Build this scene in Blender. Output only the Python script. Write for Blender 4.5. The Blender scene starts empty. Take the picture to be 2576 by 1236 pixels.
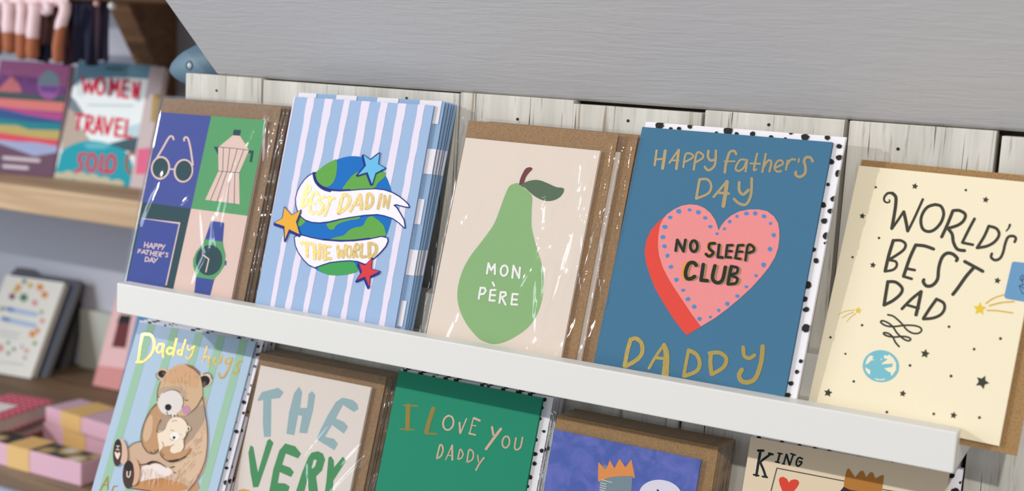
import bpy, bmesh, math, random
from mathutils import Vector, Matrix
from mathutils.geometry import tessellate_polygon
random.seed(7)
SC = bpy.context.scene
COL = SC.collection
W, H, FPX = 2576.0, 1236.0, 3167.56          # photograph frame and focal length in its pixels

# ------------------------------------------------------------------ camera
CR = Vector((0.87855, 0.47449, 0.05482)).normalized()
CF = Vector((-0.46311, 0.87429, -0.14542)).normalized()
CU = CR.cross(CF).normalized()
CR = CF.cross(CU).normalized()
CP = Vector((0.72475, -0.78156, 0.19754))
cd = bpy.data.cameras.new('camera'); cam = bpy.data.objects.new('camera', cd); COL.objects.link(cam)
m = Matrix((CR, CU, -CF)).transposed().to_4x4(); m.translation = CP; cam.matrix_world = m
cd.sensor_width = 36; cd.sensor_fit = 'HORIZONTAL'; cd.lens = 36 * FPX / W
cd.clip_start = 0.02; cd.clip_end = 50
cd.dof.use_dof = True; cd.dof.focus_distance = 0.838; cd.dof.aperture_fstop = 6.9
SC.camera = cam

# ------------------------------------------------------------------ world, lamps, exposure
SC.view_settings.view_transform = 'Standard'; SC.view_settings.look = 'None'
SC.view_settings.gamma = 1.0; SC.view_settings.use_curve_mapping = False
SC.view_settings.exposure = 0.05
wd = bpy.data.worlds.new('shop_air'); SC.world = wd; wd.use_nodes = True
wn, wl = wd.node_tree.nodes, wd.node_tree.links
wn.clear()
wo = wn.new('ShaderNodeOutputWorld'); wb = wn.new('ShaderNodeBackground')
wt = wn.new('ShaderNodeTexCoord'); ws = wn.new('ShaderNodeSeparateXYZ'); wr = wn.new('ShaderNodeValToRGB')
wm = wn.new('ShaderNodeMapRange'); wm.inputs[1].default_value = -0.9; wm.inputs[2].default_value = 0.9
wl.new(wt.outputs['Generated'], ws.inputs[0]); wl.new(ws.outputs[0], wm.inputs[0]); wl.new(wm.outputs[0], wr.inputs[0])
wr.color_ramp.elements[0].color = (0.80, 0.90, 1.10, 1); wr.color_ramp.elements[1].color = (0.86, 0.80, 0.72, 1)
wl.new(wr.outputs[0], wb.inputs[0]); wb.inputs[1].default_value = 0.45; wl.new(wb.outputs[0], wo.inputs[0])

def lamp(name, kind, loc, target, energy, color, size=0.03, **k):
    d = bpy.data.lights.new(name, kind); o = bpy.data.objects.new(name, d); COL.objects.link(o)
    o.location = loc; o.rotation_euler = (Vector(target) - Vector(loc)).to_track_quat('-Z', 'Y').to_euler()
    d.energy = energy; d.color = color
    if kind == 'AREA': d.shape = 'RECTANGLE'; d.size = size; d.size_y = k.get('sy', size)
    else: d.shadow_soft_size = size
    if kind == 'SPOT': d.spot_size = k.get('angle', 1.2); d.spot_blend = 0.6
    return o
lamp('track_spot', 'SPOT', (-1.88, -1.66, 0.95), (0.25, 0, 0.05), 118, (1.0, 0.97, 0.93), 0.02)
lamp('track_spot', 'SPOT', (1.02, -1.78, 1.02), (0.40, 0, 0.0), 68, (1.0, 0.945, 0.86), 0.02)
lamp('shop_window', 'AREA', (-2.1, -1.35, 0.25), (-0.4, 0.3, 0.0), 19, (0.76, 0.88, 1.0), 0.9, sy=1.1)

# ------------------------------------------------------------------ pixel -> place
def ray(px, py): return CF + CR * ((px - W / 2) / FPX) + CU * ((H / 2 - py) / FPX)
def onY(px, py, Y): d = ray(px, py); return CP + d * ((Y - CP.y) / d.y)
def onZ(px, py, Z): d = ray(px, py); return CP + d * ((Z - CP.z) / d.z)
def onX(px, py, X): d = ray(px, py); return CP + d * ((X - CP.x) / d.x)
def onP(px, py, O, n): d = ray(px, py); return CP + d * ((O - CP).dot(n) / d.dot(n))

# ------------------------------------------------------------------ materials
def lin(c):
    c /= 255.0
    return c / 12.92 if c <= 0.04045 else ((c + 0.055) / 1.055) ** 2.4
def rgb(c): return (lin(c[0]), lin(c[1]), lin(c[2]), 1)
MATS = {}
def newmat(name):
    mt = bpy.data.materials.new(name); mt.use_nodes = True
    nt = mt.node_tree; b = nt.nodes['Principled BSDF']
    return mt, nt, b
def N(nt, t, **k):
    n = nt.nodes.new(t)
    for a, v in k.items(): setattr(n, a, v)
    return n
def bump(nt, b, scale, strength, dist=0.001, detail=3, vec=None):
    no = N(nt, 'ShaderNodeTexNoise'); no.inputs['Scale'].default_value = scale; no.inputs['Detail'].default_value = detail
    bp = N(nt, 'ShaderNodeBump'); bp.inputs['Strength'].default_value = strength; bp.inputs['Distance'].default_value = dist
    if vec is None:
        tc = N(nt, 'ShaderNodeTexCoord'); vec = tc.outputs['Object']
    nt.links.new(vec, no.inputs['Vector']); nt.links.new(no.outputs[0], bp.inputs['Height']); nt.links.new(bp.outputs[0], b.inputs['Normal'])
    return no
def paper(c, rough=0.62, grain=0.05, name='paper', gscale=1400):
    key = (name, c, rough, grain)
    if key in MATS: return MATS[key]
    mt, nt, b = newmat('%s_%d_%d_%d' % ((name,) + tuple(c)))
    b.inputs['Roughness'].default_value = rough
    b.inputs['Specular IOR Level'].default_value = 0.15
    tc = N(nt, 'ShaderNodeTexCoord'); no = N(nt, 'ShaderNodeTexNoise'); no.inputs['Scale'].default_value = gscale; no.inputs['Detail'].default_value = 2
    mx = N(nt, 'ShaderNodeMix', data_type='RGBA'); r = tuple(x * (0.88 if min(c) < 190 else 1.0) for x in rgb(c)[:3])
    mx.inputs[6].default_value = tuple(x * (1 - grain * 1.6) for x in r[:3]) + (1,)
    mx.inputs[7].default_value = tuple(min(1, x * (1 + grain * 1.6)) for x in r[:3]) + (1,)
    nt.links.new(tc.outputs['Object'], no.inputs['Vector']); nt.links.new(no.outputs[0], mx.inputs[0]); nt.links.new(mx.outputs[2], b.inputs['Base Color'])
    MATS[key] = mt
    return mt
def foil(c=(246, 212, 138), rough=0.08, name='gold_foil', bst=0.12):
    key = (name, c, rough)
    if key in MATS: return MATS[key]
    mt, nt, b = newmat(name)
    b.inputs['Base Color'].default_value = rgb(c); b.inputs['Metallic'].default_value = 1; b.inputs['Roughness'].default_value = rough
    bump(nt, b, 500, bst, 0.0006, 2)
    MATS[key] = mt
    return mt
def plain(name, c, rough=0.5, metal=0.0, bs=None, bst=0.1):
    key = (name, c, rough)
    if key in MATS: return MATS[key]
    mt, nt, b = newmat(name)
    b.inputs['Base Color'].default_value = rgb(c); b.inputs['Roughness'].default_value = rough; b.inputs['Metallic'].default_value = metal
    if bs: bump(nt, b, bs, bst)
    MATS[key] = mt
    return mt
def kraft(c=(152, 121, 88)):
    key = ('kraft', c)
    if key in MATS: return MATS[key]
    mt, nt, b = newmat('kraft_paper'); b.inputs['Roughness'].default_value = 0.7; b.inputs['Specular IOR Level'].default_value = 0.2
    tc = N(nt, 'ShaderNodeTexCoord'); a = N(nt, 'ShaderNodeTexNoise'); a.inputs['Scale'].default_value = 900; a.inputs['Detail'].default_value = 4
    rp = N(nt, 'ShaderNodeValToRGB'); r = rgb(c)
    rp.color_ramp.elements[0].position = 0.3; rp.color_ramp.elements[0].color = tuple(x * .78 for x in r[:3]) + (1,)
    rp.color_ramp.elements[1].position = 0.7; rp.color_ramp.elements[1].color = tuple(x * 1.2 for x in r[:3]) + (1,)
    nt.links.new(tc.outputs['Object'], a.inputs['Vector']); nt.links.new(a.outputs[0], rp.inputs[0]); nt.links.new(rp.outputs[0], b.inputs['Base Color'])
    MATS[key] = mt
    return mt
def film():
    if 'film' in MATS: return MATS['film']
    mt = bpy.data.materials.new('clear_film'); mt.use_nodes = True; nt = mt.node_tree; nt.nodes.clear()
    o = N(nt, 'ShaderNodeOutputMaterial'); mx = N(nt, 'ShaderNodeMixShader'); t = N(nt, 'ShaderNodeBsdfTransparent'); g = N(nt, 'ShaderNodeBsdfGlossy')
    t.inputs[0].default_value = (0.975, 0.975, 0.97, 1); g.inputs['Roughness'].default_value = 0.025; g.inputs[0].default_value = (1, 1, 1, 1)
    fr = N(nt, 'ShaderNodeFresnel'); ge = N(nt, 'ShaderNodeNewGeometry'); ir = N(nt, 'ShaderNodeMapRange')   # thin film: same reflection from either side
    ir.inputs[3].default_value = 1.5; ir.inputs[4].default_value = 1 / 1.5; nt.links.new(ge.outputs['Backfacing'], ir.inputs[0]); nt.links.new(ir.outputs[0], fr.inputs[0])
    tc = N(nt, 'ShaderNodeTexCoord'); no = N(nt, 'ShaderNodeTexNoise'); no.inputs['Scale'].default_value = 28; no.inputs['Detail'].default_value = 2
    no.inputs['Distortion'].default_value = 1.5
    mp = N(nt, 'ShaderNodeMapping'); mp.inputs['Scale'].default_value = (1, .35, 1); mp.inputs['Rotation'].default_value = (0, 0, 0.5)
    bp = N(nt, 'ShaderNodeBump'); bp.inputs['Strength'].default_value = 0.22; bp.inputs['Distance'].default_value = 0.002
    nt.links.new(tc.outputs['Object'], mp.inputs[0]); nt.links.new(mp.outputs[0], no.inputs['Vector']); nt.links.new(no.outputs[0], bp.inputs['Height'])
    nt.links.new(bp.outputs[0], fr.inputs['Normal']); nt.links.new(bp.outputs[0], g.inputs['Normal'])
    nt.links.new(fr.outputs[0], mx.inputs[0]); nt.links.new(t.outputs[0], mx.inputs[1]); nt.links.new(g.outputs[0], mx.inputs[2]); nt.links.new(mx.outputs[0], o.inputs[0])
    MATS['film'] = mt
    return mt

# ------------------------------------------------------------------ objects
def tag(o, label, cat, group=None):
    o['label'] = label; o['category'] = cat
    if group: o['group'] = group
    return o
def empty(name, mw):
    o = bpy.data.objects.new(name, None); COL.objects.link(o); o.empty_display_size = 0.01; o.matrix_world = mw
    return o
def mesh(name, verts, faces, mats, parent=None, midx=None, smooth=False, mw=None):
    me = bpy.data.meshes.new(name); me.from_pydata([tuple(v) for v in verts], [], faces)
    for x in (mats if isinstance(mats, (list, tuple)) else [mats]): me.materials.append(x)
    if midx: me.polygons.foreach_set('material_index', midx)
    if smooth: me.polygons.foreach_set('use_smooth', [True] * len(me.polygons))
    me.update()
    o = bpy.data.objects.new(name, me); COL.objects.link(o)
    if parent: o.parent = parent
    if mw: o.matrix_world = mw
    return o
class MB:
    def __init__(s): s.v = []; s.f = []
    def add(s, v, f):
        n = len(s.v); s.v += [tuple(x) for x in v]; s.f += [tuple(i + n for i in q) for q in f]; return s
    def box(s, x0, x1, y0, y1, z0, z1):
        return s.add([(x0, y0, z0), (x1, y0, z0), (x1, y1, z0), (x0, y1, z0), (x0, y0, z1), (x1, y0, z1), (x1, y1, z1), (x0, y1, z1)],
                     [(0, 3, 2, 1), (4, 5, 6, 7), (0, 1, 5, 4), (1, 2, 6, 5), (2, 3, 7, 6), (3, 0, 4, 7)])
    def prism(s, ring, vec):            # ring of 3-D points pushed along vec
        n = len(ring); vec = Vector(vec); a = [Vector(p) for p in ring]; b = [p + vec for p in a]
        return s.add(a + b, [tuple(range(n))[::-1], tuple(range(n, 2 * n))] + [(i, (i + 1) % n, n + (i + 1) % n, n + i) for i in range(n)])
    def tube(s, pts, rads, n=10, caps=True):
        pts = [Vector(p) for p in pts]; rows = []
        for i, p in enumerate(pts):
            d = (pts[min(i + 1, len(pts) - 1)] - pts[max(i - 1, 0)]).normalized()
            a = d.orthogonal().normalized() if i == 0 else (rows_a - d * rows_a.dot(d)).normalized()
            rows_a = a; b = d.cross(a)
            rows.append([p + (a * math.cos(6.28318 * k / n) + b * math.sin(6.28318 * k / n)) * rads[i] for k in range(n)])
        f = [(i * n + k, i * n + (k + 1) % n, (i + 1) * n + (k + 1) % n, (i + 1) * n + k) for i in range(len(pts) - 1) for k in range(n)]
        if caps: f += [tuple(range(n))[::-1], tuple(range((len(pts) - 1) * n, len(pts) * n))]
        return s.add([q for r in rows for q in r], f)
    def build(s, name, mat, parent=None, bevel=0, smooth=False, mw=None, seg=2, recalc=True):
        o = mesh(name, s.v, s.f, mat, parent, smooth=smooth, mw=mw)
        if not recalc: return o
        bm = bmesh.new(); bm.from_mesh(o.data); bmesh.ops.recalc_face_normals(bm, faces=bm.faces)
        if bevel: bmesh.ops.bevel(bm, geom=bm.edges[:], offset=bevel, segments=seg, affect='EDGES', profile=0.6)
        bm.to_mesh(o.data); bm.free()
        return o

# ------------------------------------------------------------------ printed artwork on a flat face
def catmull(P, closed, n=6):
    m_ = len(P)
    if m_ < 3: return list(P)
    out = []
    for i in range(m_ if closed else m_ - 1):
        p1, p2 = P[i], P[(i + 1) % m_]
        p0 = P[i - 1] if (closed or i) else p1
        p3 = P[(i + 2) % m_] if (closed or i + 2 < m_) else p2
        for k in range(n):
            t = k / n; t2 = t * t; t3 = t2 * t
            out.append(tuple(0.5 * (2 * b + (c - a) * t + (2 * a - 5 * b + 4 * c - d) * t2 + (3 * b - a - 3 * c + d) * t3) for a, b, c, d in zip(p0, p1, p2, p3)))
    if not closed: out.append(tuple(P[-1]))
    return out
def clip(poly, w, h):
    for ax, lim, sg in ((0, 0, 1), (0, w, -1), (1, 0, 1), (1, h, -1)):
        out = []
        for i in range(len(poly)):
            a, b = poly[i - 1], poly[i]; da = (a[ax] - lim) * sg; db = (b[ax] - lim) * sg
            if da * db < 0:
                t = da / (da - db); out.append((a[0] + (b[0] - a[0]) * t, a[1] + (b[1] - a[1]) * t))
            if db >= 0: out.append(b)
        poly = out
        if len(poly) < 3: return []
    return poly
class Art:
    """shapes traced on a face; face axes: X right, Y up, Z towards the viewer"""
    def __init__(s, mw, w, h, parent):
        s.mw = mw; s.O = mw.translation.copy(); s.a = mw.col[0].to_3d(); s.b = mw.col[1].to_3d(); s.n = mw.col[2].to_3d()
        s.w = w; s.h = h; s.parent = parent; s.parts = {}; s.L = 1; s.x0 = s.y0 = 0; s.s = 1; s.z0 = 0.0; s.lastL = None; s.cnt = 0; s.twins = []
    def crop(s, x0, y0, sc): s.x0, s.y0, s.s = x0, y0, sc; return s
    def loc(s, p):
        q = onP(s.x0 + p[0] / s.s, s.y0 + p[1] / s.s, s.O + s.n * s.z0, s.n) - s.O
        return (q.dot(s.a), q.dot(s.b))
    def _put(s, part, mat, polys, dz=None):
        d = s.parts.setdefault(part, dict(v=[], f=[], m=[], mats=[]))
        if mat not in d['mats']: d['mats'].append(mat)
        mi = d['mats'].index(mat); 
        if s.L != s.lastL: s.lastL = s.L; s.cnt = 0
        z = s.z0 + (s.L + .85 * s.cnt / (s.cnt + 12)) * 1e-4; s.cnt += 1
        for k, p in enumerate(polys):
            p = clip(p, s.w, s.h)
            if len(p) < 3: continue
            ar = sum(p[i - 1][0] * p[i][1] - p[i][0] * p[i - 1][1] for i in range(len(p)))
            if abs(ar) < 1e-12: continue
            if ar < 0: p = p[::-1]
            n = len(d['v']); zz = z + (dz[k] if dz else 0); d['v'] += [(x, y, zz) for x, y in p]; d['f'].append(tuple(range(n, n + len(p)))); d['m'].append(mi)
    def P(s, part, c, pts, sm=0):                       # filled outline
        if sm: pts = catmull(pts, True, sm)
        q = [s.loc(p) for p in pts]
        tri = tessellate_polygon([[Vector((x, y, 0)) for x, y in q]])
        s._put(part, c if not isinstance(c, tuple) else paper(c, name='ink'), [[q[i] for i in t] for t in tri]); return s
    def S(s, part, c, pts, w, sm=5):                    # brush stroke
        c = c if not isinstance(c, tuple) else paper(c, name='ink')
        if len(pts) > 2 and sm: Q = catmull(pts, False, sm)
        else: Q = [tuple(p) for p in pts]
        n = len(Q); ww = [w] * n if not isinstance(w, (list, tuple)) else [w[0] + (w[-1] - w[0]) * i / (n - 1) if len(w) == 2 else w[min(len(w) - 1, int(i * len(w) / n))] for i in range(n)]
        polys = []; L = []; Rr = []; discs = {0, n - 1}
        for i in range(n):
            a, b, c2 = Q[max(i - 1, 0)], Q[i], Q[min(i + 1, n - 1)]
            dx, dy = c2[0] - a[0], c2[1] - a[1]; l = math.hypot(dx, dy) or 1
            nx, ny = -dy / l, dx / l
            L.append((b[0] + nx * ww[i] / 2, b[1] + ny * ww[i] / 2)); Rr.append((b[0] - nx * ww[i] / 2, b[1] - ny * ww[i] / 2))
            if 0 < i < n - 1:
                u = (b[0] - a[0], b[1] - a[1]); v = (c2[0] - b[0], c2[1] - b[1])
                if u[0] * v[0] + u[1] * v[1] < 0.8 * math.hypot(*u) * math.hypot(*v): discs.add(i)
        for i in range(n - 1):
            if i in discs or i + 1 in discs:
                a, b = Q[i], Q[i + 1]; l = math.hypot(b[0] - a[0], b[1] - a[1]) or 1; nx, ny = -(b[1] - a[1]) / l, (b[0] - a[0]) / l
                pl = [(a[0] + nx * ww[i] / 2, a[1] + ny * ww[i] / 2), (b[0] + nx * ww[i + 1] / 2, b[1] + ny * ww[i + 1] / 2), (b[0] - nx * ww[i + 1] / 2, b[1] - ny * ww[i + 1] / 2), (a[0] - nx * ww[i] / 2, a[1] - ny * ww[i] / 2)]
                polys.append(pl)
            if i not in discs or i + 1 not in discs: polys.append([L[i], L[i + 1], Rr[i + 1], Rr[i]])
        nq = len(polys)
        for i in discs:
            polys.append([(Q[i][0] + ww[i] / 2 * math.cos(k * math.pi / 6), Q[i][1] + ww[i] / 2 * math.sin(k * math.pi / 6)) for k in range(12)])
        s._put(part, c, [[s.loc(p) for p in pl] for pl in polys], [4e-6 * (k % 3) if k < nq else -6e-6 for k in range(len(polys))]); return s
    def E(s, part, c, cx, cy, rx, ry=None, rot=0.0, n=36):
        ry = ry or rx; co, si = math.cos(rot), math.sin(rot)
        return s.P(part, c, [(cx + rx * math.cos(t) * co - ry * math.sin(t) * si, cy + rx * math.cos(t) * si + ry * math.sin(t) * co) for t in [2 * math.pi * k / n for k in range(n)]])
    def R(s, part, c, cx, cy, rx, ry, w, rot=0.0, n=28):
        co, si = math.cos(rot), math.sin(rot)
        pts = [(cx + rx * math.cos(t) * co - ry * math.sin(t) * si, cy + rx * math.cos(t) * si + ry * math.sin(t) * co) for t in [2 * math.pi * k / n for k in range(n + 1)]]
        return s.S(part, c, pts, w, 0)
    def star(s, part, c, cx, cy, r, rot=-1.57, inner=0.48, sm=0):
        return s.P(part, c, [(cx + (r if k % 2 == 0 else r * inner) * math.cos(rot + k * math.pi / 5), cy + (r if k % 2 == 0 else r * inner) * math.sin(rot + k * math.pi / 5)) for k in range(10)], sm)
    def spot(s, part, c, cx, cy, r):
        rr = random.Random(int(cx * 7 + cy * 13)); k0 = rr.random() * 6; el = rr.uniform(0.75, 1.0)
        return s.P(part, c, [(cx + r * rr.uniform(.82, 1.15) * math.cos(t + k0), cy + el * r * rr.uniform(.82, 1.15) * math.sin(t + k0)) for t in [6.283 * k / 8 for k in range(8)]])
    def done(s):
        for k, d in s.parts.items():
            if not d['f']: continue
            o = mesh(k.split('#')[0], d['v'], d['f'], d['mats'], s.parent, d['m'])
            for e in s.twins:                    # the same print on the copies waiting behind
                c = o.copy(); COL.objects.link(c); c.parent = e

# ------------------------------------------------------------------ setting: planks, sloped ceiling, walls
YB = 0.005
def plank_mat():
    mt, nt, b = newmat('weathered_white_planks'); b.inputs['Roughness'].default_value = 0.75; b.inputs['Specular IOR Level'].default_value = 0.2
    tc = N(nt, 'ShaderNodeTexCoord'); oi = N(nt, 'ShaderNodeObjectInfo'); ad = N(nt, 'ShaderNodeVectorMath', operation='MULTIPLY_ADD')
    nt.links.new(oi.outputs['Random'], ad.inputs[0]); ad.inputs[1].default_value = (3.1, 0, 7.7); nt.links.new(tc.outputs['Object'], ad.inputs[2])
    def nz(sx, sz, det, ro=0.55, dis=0.0):
        mp = N(nt, 'ShaderNodeMapping'); mp.inputs['Scale'].default_value = (sx, sx, sz); n = N(nt, 'ShaderNodeTexNoise'); n.inputs['Scale'].default_value = 1
        n.inputs['Detail'].default_value = det; n.inputs['Roughness'].default_value = ro; n.inputs['Distortion'].default_value = dis
        nt.links.new(ad.outputs[0], mp.inputs[0]); nt.links.new(mp.outputs[0], n.inputs['Vector']); return n.outputs[0]
    def ramp(src, p0, c0, p1, c1):
        r = N(nt, 'ShaderNodeValToRGB'); e = r.color_ramp.elements; e[0].position = p0; e[0].color = c0; e[1].position = p1; e[1].color = c1
        nt.links.new(src, r.inputs[0]); return r.outputs[0]
    g = (0, 0, 0, 1); w1 = (1, 1, 1, 1)
    base = ramp(nz(55, 5, 6), .33, rgb((190, 187, 178)), .62, rgb((220, 217, 209)))
    def mixin(cur, fac, col):
        mx = N(nt, 'ShaderNodeMix', data_type='RGBA'); nt.links.new(fac, mx.inputs[0]); nt.links.new(cur, mx.inputs[6]); mx.inputs[7].default_value = rgb(col); return mx.outputs[2]
    cur = mixin(base, ramp(nz(330, 20, 5, .6), .58, g, .72, (.7, .7, .7, 1)), (136, 130, 119))
    cur = mixin(cur, ramp(nz(85, 3.0, 5, .6, .6), .63, g, .68, (.8, .8, .8, 1)), (148, 130, 106))
    cur = mixin(cur, ramp(nz(520, 9, 3), .64, g, .68, w1), (84, 76, 64))
    # worn bare wood along the long edges
    se = N(nt, 'ShaderNodeSeparateXYZ'); nt.links.new(tc.outputs['Generated'], se.inputs[0])
    ed = N(nt, 'ShaderNodeMath', operation='ADD'); nt.links.new(se.outputs[0], ed.inputs[0])
    sc = N(nt, 'ShaderNodeMath', operation='MULTIPLY'); nt.links.new(nz(120, 14, 4), sc.inputs[0]); sc.inputs[1].default_value = 0.22
    nt.links.new(sc.outputs[0], ed.inputs[1])
    cur = mixin(cur, ramp(ed.outputs[0], 1.02, g, 1.05, (.9, .9, .9, 1)), (150, 130, 98))
    nt.links.new(cur, b.inputs['Base Color'])
    bp = N(nt, 'ShaderNodeBump'); bp.inputs['Strength'].default_value = 0.5; bp.inputs['Distance'].default_value = 0.001
    nt.links.new(nz(300, 14, 5), bp.inputs['Height']); nt.links.new(bp.outputs[0], b.inputs['Normal'])
    return mt
PM = plank_mat()
DARK = plain('dark_gap_wood', (52, 40, 26), 0.9)
NAILM = plain('rusty_nail', (42, 40, 38), 0.6, 0.5)
wall_b = MB().box(-0.004, 1.30, YB + .0125, YB + .03, -0.60, 0.1728).build('wall_back', DARK); wall_b['kind'] = 'structure'
seam = [onY(467, 214, YB).x, onY(659, 233, YB).x, onY(895, 235, YB).x, onY(1156, 269, YB).x, onY(1442, 293, YB).x, onY(1772, 298, YB).x, onY(2135, 332, YB).x, onY(2516, 380, YB).x]
seam += [seam[-1] + .095, seam[-1] + .19, seam[-1] + .285, seam[-1] + .38]
ztop = [0.1727, 0.1716, 0.1717, 0.1727, 0.1704, 0.1724, 0.1722, 0.1695, .172, .171, .172]
gapr = [.0010, .0006, .0010, .0006, .0018, .0028, .0030, .001, .001, .001, .001]
nails = {0: (545, 228), 2: (1023, 247), 3: (1302, 300), 4: (1580, 304), 5: (1934, 314), 6: (2259, 375)}
for i in range(len(seam) - 1):
    x0, x1 = seam[i], seam[i + 1] - gapr[i]; dy = [0, .0012, .0004, .0006, -.0008, .0006, 0, .0012, 0, .001, 0][i]
    p = MB().box(0, x1 - x0, 0, .0125 - dy, -.60, ztop[i]).build('plank', PM, wall_b, bevel=.0006)
    p.location = (x0, YB + dy, 0)
    if i in nails:
        q = onY(nails[i][0], nails[i][1], YB + dy)
        nl = MB().tube([(q.x - x0, .001, q.z), (q.x - x0, -.0004, q.z)], [.0011, .001], 10).build('nail_head', NAILM, p)

def ceil_mat():
    mt, nt, b = newmat('brushed_white_paint'); b.inputs['Roughness'].default_value = 0.5; b.inputs['Specular IOR Level'].default_value = 0.3
    b.inputs['Base Color'].default_value = rgb((208, 206, 206))
    tc = N(nt, 'ShaderNodeTexCoord')
    def nz(sc, rot, det, dis):
        mp = N(nt, 'ShaderNodeMapping'); mp.inputs['Scale'].default_value = sc; mp.inputs['Rotation'].default_value = rot
        n = N(nt, 'ShaderNodeTexNoise'); n.inputs['Scale'].default_value = 1; n.inputs['Detail'].default_value = det; n.inputs['Distortion'].default_value = dis
        nt.links.new(tc.outputs['Object'], mp.inputs[0]); nt.links.new(mp.outputs[0], n.inputs['Vector']); return n.outputs[0]
    a1 = nz((16, 150, 150), (.1, .06, .10), 5, 1.6); a2 = nz((40, 210, 210), (0.2, 0.5, -.5), 4, 1.2); a3 = nz((14, 22, 22), (0, 0, 0), 2, 0)
    m1 = N(nt, 'ShaderNodeMath', operation='MULTIPLY'); nt.links.new(a2, m1.inputs[0]); nt.links.new(a3, m1.inputs[1])
    m2 = N(nt, 'ShaderNodeMath', operation='ADD'); nt.links.new(a1, m2.inputs[0]); nt.links.new(m1.outputs[0], m2.inputs[1])
    bp = N(nt, 'ShaderNodeBump'); bp.inputs['Strength'].default_value = 0.25; bp.inputs['Distance'].default_value = 0.0016
    nt.links.new(m2.outputs[0], bp.inputs['Height']); nt.links.new(bp.outputs[0], b.inputs['Normal'])
    return mt
cx0 = onY(540, 184, YB).x
zc = 0.1725
t = (onX(405, 0, cx0) - Vector((cx0, YB, zc))); t.x = 0; t.normalize()
nrm = Vector((0, t.z, -t.y))
if nrm.z < 0: nrm = -nrm
c0 = Vector((cx0, YB + .006, zc)); ring = [c0, c0 + t * .004 + nrm * -.0012, c0 + t * .62, c0 + t * .62 + nrm * .09, c0 + Vector((0, .06, .09)), c0 + Vector((0, .05, 0))]
ceil = MB().prism(ring, (1.3, 0, 0)).build('ceiling', ceil_mat(), bevel=.0012); ceil['kind'] = 'structure'

WY = 0.735
WALLM = plain('lavender_grey_wall_paint', (192, 194, 206), 0.8, bs=40, bst=.05)
w_ = MB().box(-2.2, 0.12, WY, WY + .06, -1.2, 1.2).build('wall_left', WALLM); w_['kind'] = 'structure'

# ------------------------------------------------------------------ the white picture ledges
LM = None
def ledge_mat():
    mt, nt, b = newmat('white_satin_paint'); b.inputs['Roughness'].default_value = 0.42; b.inputs['Base Color'].default_value = rgb((229, 228, 224))
    bump(nt, b, 260, 0.06, 0.0006); return mt
LM = ledge_mat()
def ledge(z, D, L0, L1, label):
    r = empty('picture_ledge', Matrix.Translation((L0, 0, z))); tag(r, label, 'shelf', None)
    L = L1 - L0
    MB().box(0, L, -D, -D + .0123, -.0153, .0084).build('front_lip', LM, r, bevel=.0011, seg=3)
    MB().box(0, L, -D + .0124, -.0152, -.0153, 0).build('base', LM, r, bevel=.0004)
    MB().box(0, L, -.0147, YB - .0016, -.0153, .0272).build('back_upright', LM, r, bevel=.0005)
    return r
ledge(0, .0696, -.0002, .6314, 'white wooden picture ledge carrying the upper row of cards, front lip in full view')
ledge(-.1935, .105, -.06, .6314, 'second white picture ledge lower down, under the row with the bear card')

# ------------------------------------------------------------------ cards
def frame(O, tilt, roll, yaw):
    e1 = Vector((math.cos(yaw), math.sin(yaw), 0)); n0 = Vector((math.sin(yaw), -math.cos(yaw), 0))
    up = Vector((0, 0, 1)) * math.cos(tilt) - n0 * math.sin(tilt)
    a = e1 * math.cos(roll) + up * math.sin(roll); b = -e1 * math.sin(roll) + up * math.cos(roll)
    return a, b, a.cross(b)
def card_mw(p):
    O = Vector(p[:3]); a, b, n = frame(O, *p[3:6]); h = p[7]
    mw = Matrix((a, b, n)).transposed().to_4x4(); mw.translation = O - b * h
    return mw
POSE = {   # top-left corner xyz, tilt, roll, yaw, width, height
 'moka': (-.00732, -.01688, .14056, .27649, .00894, .03009, .10525, .1446),
 'blue': (.12358, -.01294, .16116, .26763, .01177, .0111, .12388, .1665),
 'pear': (.2761, -.01311, .14185, .27607, -.00683, -.01142, .10482, .1468),
 'heart': (.40475, -.00234, .1586, .29434, .00303, -.0872, .12999, .1655),
 'cream': (.54821, .0007, .14528, .3487, -.00634, -.08602, .10978, .1512),
 'bear': (-.02895, -.01591, -.03579, .38864, .01804, .0079, .12299, .169),
 'very': (.10441, -.02027, -.05011, .30291, .00346, .00407, .10469, .1495),
 'green': (.23006, -.0151, -.03421, .29013, .0012, .00134, .11945, .1655),
 'whale': (.36474, -.0248, -.0513, .26845, -.00075, -.00358, .10626, .1470),
 'king': (.4998, -.01571, -.03267, .30255, .00855, .00914, .12219, .1675),
}
def card_mesh(w, h, mats, op=.0014):
    """folded card: front leaf, back leaf a little open at the right, fold on the left"""
    b = MB(); T = .00035
    b.box(0, w, 0, h, -T, 0)
    b.add([(0, 0, -T), (w, 0, -T - op), (w, h, -T - op), (0, h, -T), (0, 0, -2 * T), (w, 0, -2 * T - op), (w, h, -2 * T - op), (0, h, -2 * T)],
          [(0, 3, 2, 1), (4, 5, 6, 7), (0, 1, 5, 4), (1, 2, 6, 5), (2, 3, 7, 6), (3, 0, 4, 7)])
    return b
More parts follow.
